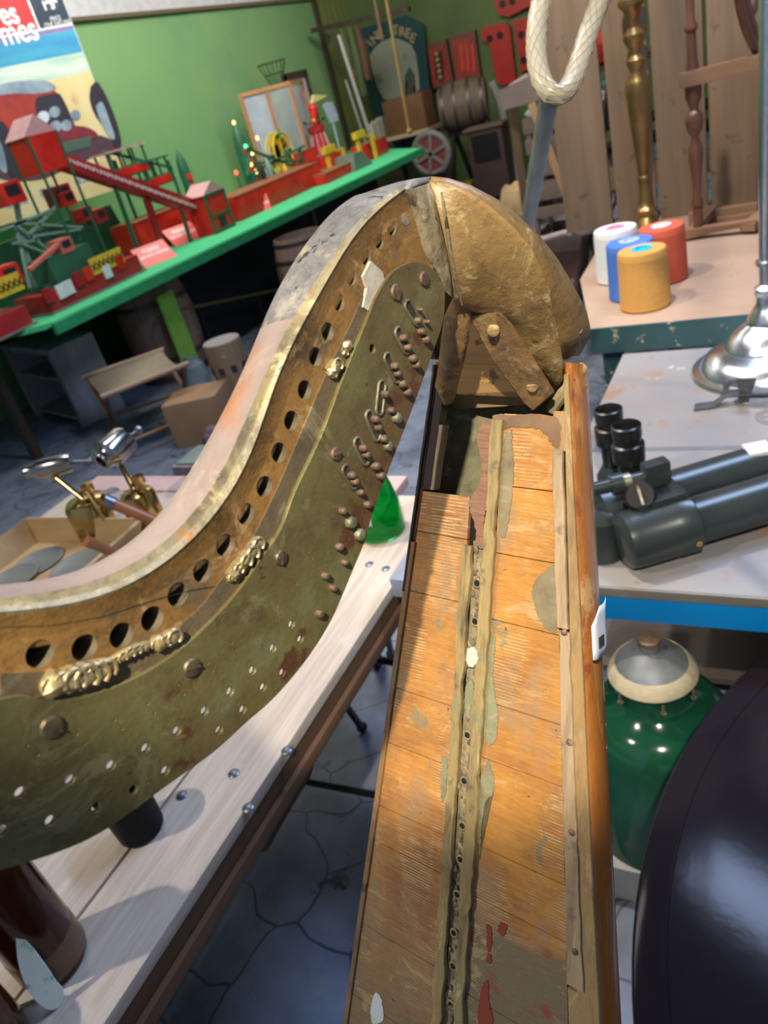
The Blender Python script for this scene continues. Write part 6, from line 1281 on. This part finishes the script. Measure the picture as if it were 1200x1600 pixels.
# trunk, churn, cog, stove
def onfloor(px_, py_, Y): return aty(px_, py_, Y)
c = W(640, 170, 11.2); ck = thing('wooden_chest', 'brown wooden trunk standing on a stand below the pub sign', 'trunk', V((c.x, 11.2, 0)))
z0 = W(640, 205, 11.2).z; z1 = W(640, 148, 11.2).z; bm = BM(); bb(bm, (c.x-.32, 11.0, z0), (c.x+.30, 11.4, z1), .01); obj('trunk_body', bm, M_('trunk_brown', (.17, .08, .035), .5, 0, (.12, .055, .025), 3), ck)
bm = BM(); bb(bm, (c.x-.36, 10.95, z0-.05), (c.x+.34, 11.45, z0)); obj('pale_shelf', bm, M_('pale_shelf_wood', (.48, .38, .26), .5), ck)
for dx in (-.3, .28):
    for Y in (11.0, 11.4): bm = BM(); bb(bm, (c.x+dx-.03, Y-.03, 0), (c.x+dx+.03, Y+.03, z0-.05)); obj('stand_leg', bm, m_dkw, ck)
cA, cB_ = W(690, 172, 10.8), W(758, 158, 10.8); ch = thing('barrel_churn', 'weathered barrel churn mounted sideways on a black stand', 'churn', V((cA.x+.35, 10.8, 0)))
d = (cB_-cA); bm = BM(); r_ = .31; lathe(bm, [(.001, .02), (r_*.8, .02)]+[(r_*(.84+.16*math.sin(PI*i/10)), d.length*i/10) for i in range(11)]+[(r_*.8, d.length-.02), (.001, d.length-.02)], cA, V((d.x, .15, d.z*.4)), n=34); obj('drum', bm, M_('grey_brown_staves', (.13, .095, .065), .65, 0, (.075, .058, .045), 5, (6, 1, 1)), ch)
for f_ in (.08, .35, .65, .92): bm = BM(); rr = r_*(.84+.16*math.sin(PI*f_))+.004; L = d.length; lathe(bm, [(rr, L*f_-.02), (rr+.004, L*f_), (rr, L*f_+.02)], cA, V((d.x, .15, d.z*.4)), n=34); obj('hoop', bm, m_hoop, ch)
for x in (cA.x+.12, cA.x+.62):
    bm = BM(); bar(bm, V((x-.05, 10.45, 0)), V((x, 10.8, cA.z-.25)), .05, .05); bar(bm, V((x+.05, 11.15, 0)), V((x, 10.8, cA.z-.25)), .05, .05); obj('stand_leg', bm, m_black, ch)
bm = BM(); bb(bm, (cA.x+.05, 10.75, cA.z-.36), (cA.x+.70, 10.85, cA.z-.28)); obj('cradle', bm, m_black, ch)
c = aty(674, 240, 10.0); cg_ = thing('cog_wheel', 'red and white iron cog wheel standing at the end of the felt table', 'wheel', V((c.x, 10, 0))); bm = BM(); R_ = .24
tube(bm, [c+V((math.cos(t)*R_, 0, math.sin(t)*R_)) for t in [k*PI/14 for k in range(28)]], .045, 8, True); obj('toothed_rim', bm, M_('whitish_iron', (.15, .14, .13), .6), cg_)
bm = BM(); lathe(bm, [(R_*.95, -.02), (R_*.95, .02)], c, (0, -1, 0), n=26); obj('red_web', bm, M_('dull_red', (.16, .035, .03), .5), cg_)
bm = BM()
for k in range(3): t = k*PI/3+.3; bar(bm, c+V((math.cos(t)*R_, -.03, math.sin(t)*R_)), c-V((math.cos(t)*R_, .03, math.sin(t)*R_)), .03, .04)
obj('spokes', bm, _mc['whitish_iron'], cg_); bm = BM(); bb(bm, (c.x-.10, 9.9, 0), (c.x+.10, 10.1, c.z-R_+.0)); obj('foot', bm, m_black, cg_)
c0_ = W(738, 268, 9.9); c1_ = W(792, 258, 9.9); sv = thing('iron_stove', 'small dark brown iron stove with a black opening on the far floor', 'stove', V(((c0_.x+c1_.x)/2, 9.9, 0)))
zs = W(760, 200, 9.9).z; bm = BM(); bb(bm, (c0_.x, 9.9, .06), (c1_.x, 10.2, zs), .01); obj('stove_body', bm, M_('stove_brown', (.06, .035, .03), .5, .3), sv); bm = BM(); bb(bm, (c0_.x-.03, 9.87, zs), (c1_.x+.03, 10.23, zs+.03)); obj('stove_top', bm, M_('stove_top_rust', (.12, .075, .06), .5), sv)
bm = BM(); bb(bm, (c0_.x+.06, 9.885, zs*.58), (c1_.x-.06, 9.9, zs-.06)); obj('fire_opening', bm, m_black, sv)
for x in (c0_.x+.05, c1_.x-.05): bm = BM(); rod(bm, (x, 10.0, 0), (x, 10.0, .07), .02); obj('foot', bm, m_black, sv)
bm = BM(); a, b = W(768, 128, 11.3), W(800, 240, 11.3); b.z = .05; tube(bm, spline([a, a.lerp(b, .3)+V((.04, 0, 0)), a.lerp(b, .7), b, b+V((.12, -.05, -.02))], 5), .055, 10); tag(obj('plaster_leg', bm, M_('grey_white_plaster', (.30, .31, .27), .6), None), 'grey-white plaster leg cast standing right of the stove', 'cast')
bm = BM(); c = aty(715, 222, 10.5); bb(bm, (c.x-.1, 10.4, 0), (c.x+.12, 10.6, .22)); tag(obj('yellow_tin', bm, M_('ochre_yellow', (.30, .24, .02), .5), None), 'yellow tin on the floor under the barrel churn', 'tin')

# ================================================================== crates, sticks and ironwork, right middle distance
m_cr = wood('crate_grey_brown', (.21, .15, .115), (.15, .105, .08), 'x', .7, (((.30, .22, .17), 6, .6, .08),), scale=9)
Yc = 6.0
def crate(px0, px1, rowpx, lab, dpt=.40, Y=Yc, xs=None):
    a = aty(px0, rowpx[0][0], Y); b = aty(px1, rowpx[0][0]-14, Y); t = thing('slatted_crate', lab, 'crate', V(((a.x+b.x)/2, Y, 0)), 'slatted crates stacked behind the bench')
    for yt, yb in rowpx:
        zt2, zb2 = aty(px0, yt, Y).z, aty(px0, yb, Y).z
        for yy in (Y, Y+dpt): bm = BM(); bb(bm, (a.x, yy, zb2), (b.x, yy+.014, zt2), .002); obj('slat', bm, m_cr, t)
        for xx in (a.x, b.x-.014): bm = BM(); bb(bm, (xx, Y+.014, zb2), (xx+.014, Y+dpt, zt2), .002); obj('slat', bm, m_cr, t)
    z0 = aty(px0, rowpx[-1][1], Y).z; z1 = aty(px0, rowpx[0][0], Y).z
    for xx in (a.x+.014, b.x-.05):
        for yy in (Y+.014, Y+dpt-.036): bm = BM(); bb(bm, (xx, yy, z0), (xx+.036, yy+.036, z1)); obj('corner_post', bm, m_cr, t)
    return a, b, z0, z1
a1_, b1_, z0a, z1a = crate(815, 905, [(188,212),(222,245),(258,282)], 'grey-brown slatted crate, the upper one with a litter of scraps on top')
a2_, b2__, z0b, z1b = crate(822, 925, [(288,318),(328,345),(372,402)], 'grey-brown slatted crate, the lower one under its twin', .44)
zgap = z0b
bm = BM(); bb(bm, (a2_.x, Yc, 0), (b2__.x, Yc+.44, z0b-.002)); tag(obj('packing_case', bm, M_('dark_case', (.10, .06, .05), .6, 0, (.14, .05, .05), 3), None), 'dark reddish packing case under the two slatted crates', 'case')
for i in range(5):
    p = V((a1_.x+.08+i*.14, Yc+.2, z1a+.02)); bm = BM(); blob(bm, p, .075, (1.2, 1, .6), 2, .7); tag(obj('scrap_bundle', bm, [M_('white_cloth_scrap', (.55, .56, .55), .8), M_('teal_scrap', (.03, .16, .20), .6), m_pole][i % 3 if i < 3 else 0], None), ['white scrap bundle at the left end of the crate top', 'teal scrap bundle second along the crate top', 'grey metal scrap in the middle of the crate top', 'white scrap bundle fourth along the crate top', 'white scrap bundle at the right end of the crate top'][i], 'scrap', 'scraps on the crates')
# easel plank
Ye = 4.6; m_lw = wood('light_stick_wood', (.42, .26, .13), (.32, .19, .09), 'z', .5, scale=8)
ez = thing('wooden_trestle', 'wooden trestle with a wide greyish head board left of the crates', 'trestle', V((aty(850, 300, Ye).x, Ye, 0)))
bm = BM(); prism(bm, [aty(x, y, Ye) for x, y in [(778,142),(850,108),(868,130),(868,150),(788,172)]], V((0, .04, 0))); obj('head_board', bm, M_('greyed_board', (.22, .17, .145), .65, 0, (.18, .14, .12), 5), ez)
def leg_px(a, b, Y, w, m, nm, par, extend=True, Y2=None):
    p, q = aty(*a, Y), aty(*b, Y if Y2 is None else Y2)
    if extend: q = p+(q-p)*(p.z/(p.z-q.z))
    bm = BM(); bar(bm, q, p, w, w*.7, .003); return obj(nm, bm, m, par)
leg_px((832,160), (915,378), Ye, .06, m_lw, 'leg', ez); leg_px((800,165), (822,330), Ye+.05, .05, m_lw, 'leg', ez, True, Ye+.6)
bm = BM(); p = aty(812, 128, Ye+.03); box(bm, p, (.12, .05, .035), Matrix.Rotation(-.3, 3, 'Y'), .01); obj('peg', bm, M_('pinkish_peg', (.55, .38, .33), .5), ez)
for (a, b, Y, w, m_, lab) in [((957,105),(918,345),4.3,.045,M_('dark_brown_stick', (.10, .06, .045), .5),'long dark brown stick leaning against the crates'),((904,228),(925,330),4.4,.04,m_lw,'short pale stick with a rounded head in front of the crates'),((962,80),(945,200),4.5,.03,M_('blackish_stick', (.03, .025, .025), .5),'blackish stick behind the dark brown one')]:
    p, q = aty(*a, Y), aty(*b, Y); q = p+(q-p)*(p.z/(p.z-q.z)); bm = BM(); tube(bm, [q, p.lerp(q, .5), p], [w*.5, w*.45, w*.4], 10); tag(obj('wooden_stick', bm, m_, None), lab, 'stick')
# rope stretched across
a, b = aty(850, 372, 3.9), aty(932, 345, 3.9); rpz = thing('rope_barrier', 'pale rope tied across in front of the crates above the harp shoulder', 'rope', a)
bm = BM(); tube(bm, spline([aty(840, 376, 4.22), aty(890, 362, 4.22), aty(915, 363, 4.2), aty(935, 350, 4.22), aty(945, 310, 4.3), aty(948, 270, 4.36)], 6), .016, 8); blob(bm, aty(893, 362, 4.22), .03); obj('rope_run', bm, M_('pinkish_rope', (.55, .44, .42), .8), rpz)
# pile of black ironwork
ir = thing('iron_fender_pile', 'pile of black and white scrolled ironwork between the crates and the candlestick', 'ironwork', V((aty(965, 330, 4.6).x, 4.6, 0)))
c = aty(962, 320, 4.6); random.seed(3)
for k in range(26):
    p = V((c.x+random.uniform(-.16, .18), 4.6+random.uniform(-.1, .1), max(.0, c.z-.35))); q = p+V((random.uniform(-.06, .06), random.uniform(-.05, .05), random.uniform(.35, .62))); bm = BM()
    tube(bm, spline([V((p.x, p.y, 0.01)), p.lerp(q, .3)+V((.05*(-1)**k, 0, 0)), p.lerp(q, .7)-V((.05*(-1)**k, 0, 0)), q], 4), .010, 6); obj('iron_scroll', bm, m_black if k % 3 else M_('pale_iron', (.40, .38, .34), .5), ir)
# shelf clutter right of the crates
cl_ = [(975,185,.10,.06,(.65,.03,.04),'red box on the shelf behind the candlestick','red_box'),(955,258,.22,.10,(.40,.27,.15),'tan wooden box between the sticks and the candlestick','tan_box'),(985,215,.14,.10,(.02,.02,.02),'black box below the red box','black_box')]
Ys = 4.9; xs0 = aty(945, 240, Ys).x
shf = thing('metal_shelving', 'dark metal shelving with teal rails behind the candlestick', 'shelving', V((xs0+.25, Ys, 0)))
zs_ = [aty(965, 275, Ys).z, aty(965, 228, Ys).z, aty(965, 195, Ys).z]
for z in zs_: bm = BM(); bb(bm, (xs0-.02, Ys, z-.02), (xs0+.62, Ys+.35, z)); obj('shelf', bm, m_black, shf)
for x in (xs0, xs0+.6):
    for yy in (Ys, Ys+.33): bm = BM(); bb(bm, (x-.012, yy-.012, 0), (x+.012, yy+.012, 2.1)); obj('upright', bm, m_black, shf)
bm = BM(); bar(bm, aty(885, 150, Ys), aty(975, 118, Ys), .022, .022); obj('teal_rail', bm, M_('pale_teal_rail', (.20, .38, .36), .5), shf)
for i, (x, y, w_, h_, col, lab, nm) in enumerate(cl_):
    p = aty(x, y, Ys+.1); zz = min(zs_, key=lambda q: abs(q-(p.z-h_/2))); bm = BM(); bb(bm, (p.x-w_/2, Ys+.02, zz+.0005), (p.x+w_/2, Ys+.2, zz+h_+.03), .004); tag(obj(nm, bm, M_('clutter_%d' % i, col, .5), None), lab, 'box')
# orange bag hanging beyond the hose, blue sheet and pale sack on the floor
bm = BM(); c = aty(945, 66, 6.6); blob(bm, c, .17, (1, .7, .75), 3, .5); tag(obj('orange_bag', bm, M_('orange_red_fabric', (.72, .05, .02), .7), None), 'bright orange-red fabric bag to the right of the hose', 'bag')
bm = BM(); zz = c.z-.14; bb(bm, (c.x-.3, 6.4, zz-.03), (c.x+.5, 6.9, zz)); 
for dx in (-.27, .47): bb(bm, (c.x+dx-.02, 6.42, 0), (c.x+dx+.02, 6.46, zz-.03)); bb(bm, (c.x+dx-.02, 6.84, 0), (c.x+dx+.02, 6.88, zz-.03))
tag(obj('dark_stand', bm, m_dkw, None), 'dark stand under the orange-red bag', 'stand')
q = atz(800, 315, 0); bm = BM(); P = [atz(x, y, .004) for x, y in [(775,300),(835,280),(850,330),(830,380),(790,330)]]; prism(bm, P, V((0, 0, .01))); tag(obj('blue_sheet', bm, M_('pale_blue_sheet', (.28, .38, .52), .6), None), 'pale blue sheet lying on the floor beyond the harp shoulder', 'sheet')
c = atz(818, 330, .15); bm = BM(); blob(bm, V((c.x, c.y, .22)), .24, (1, .8, .95), 3, .4); tag(obj('paper_sack', bm, M_('tan_paper_sack', (.50, .34, .17), .7, 0, (.40, .26, .12), 6), None), 'tan paper sack on the floor beside the steel pole', 'sack')
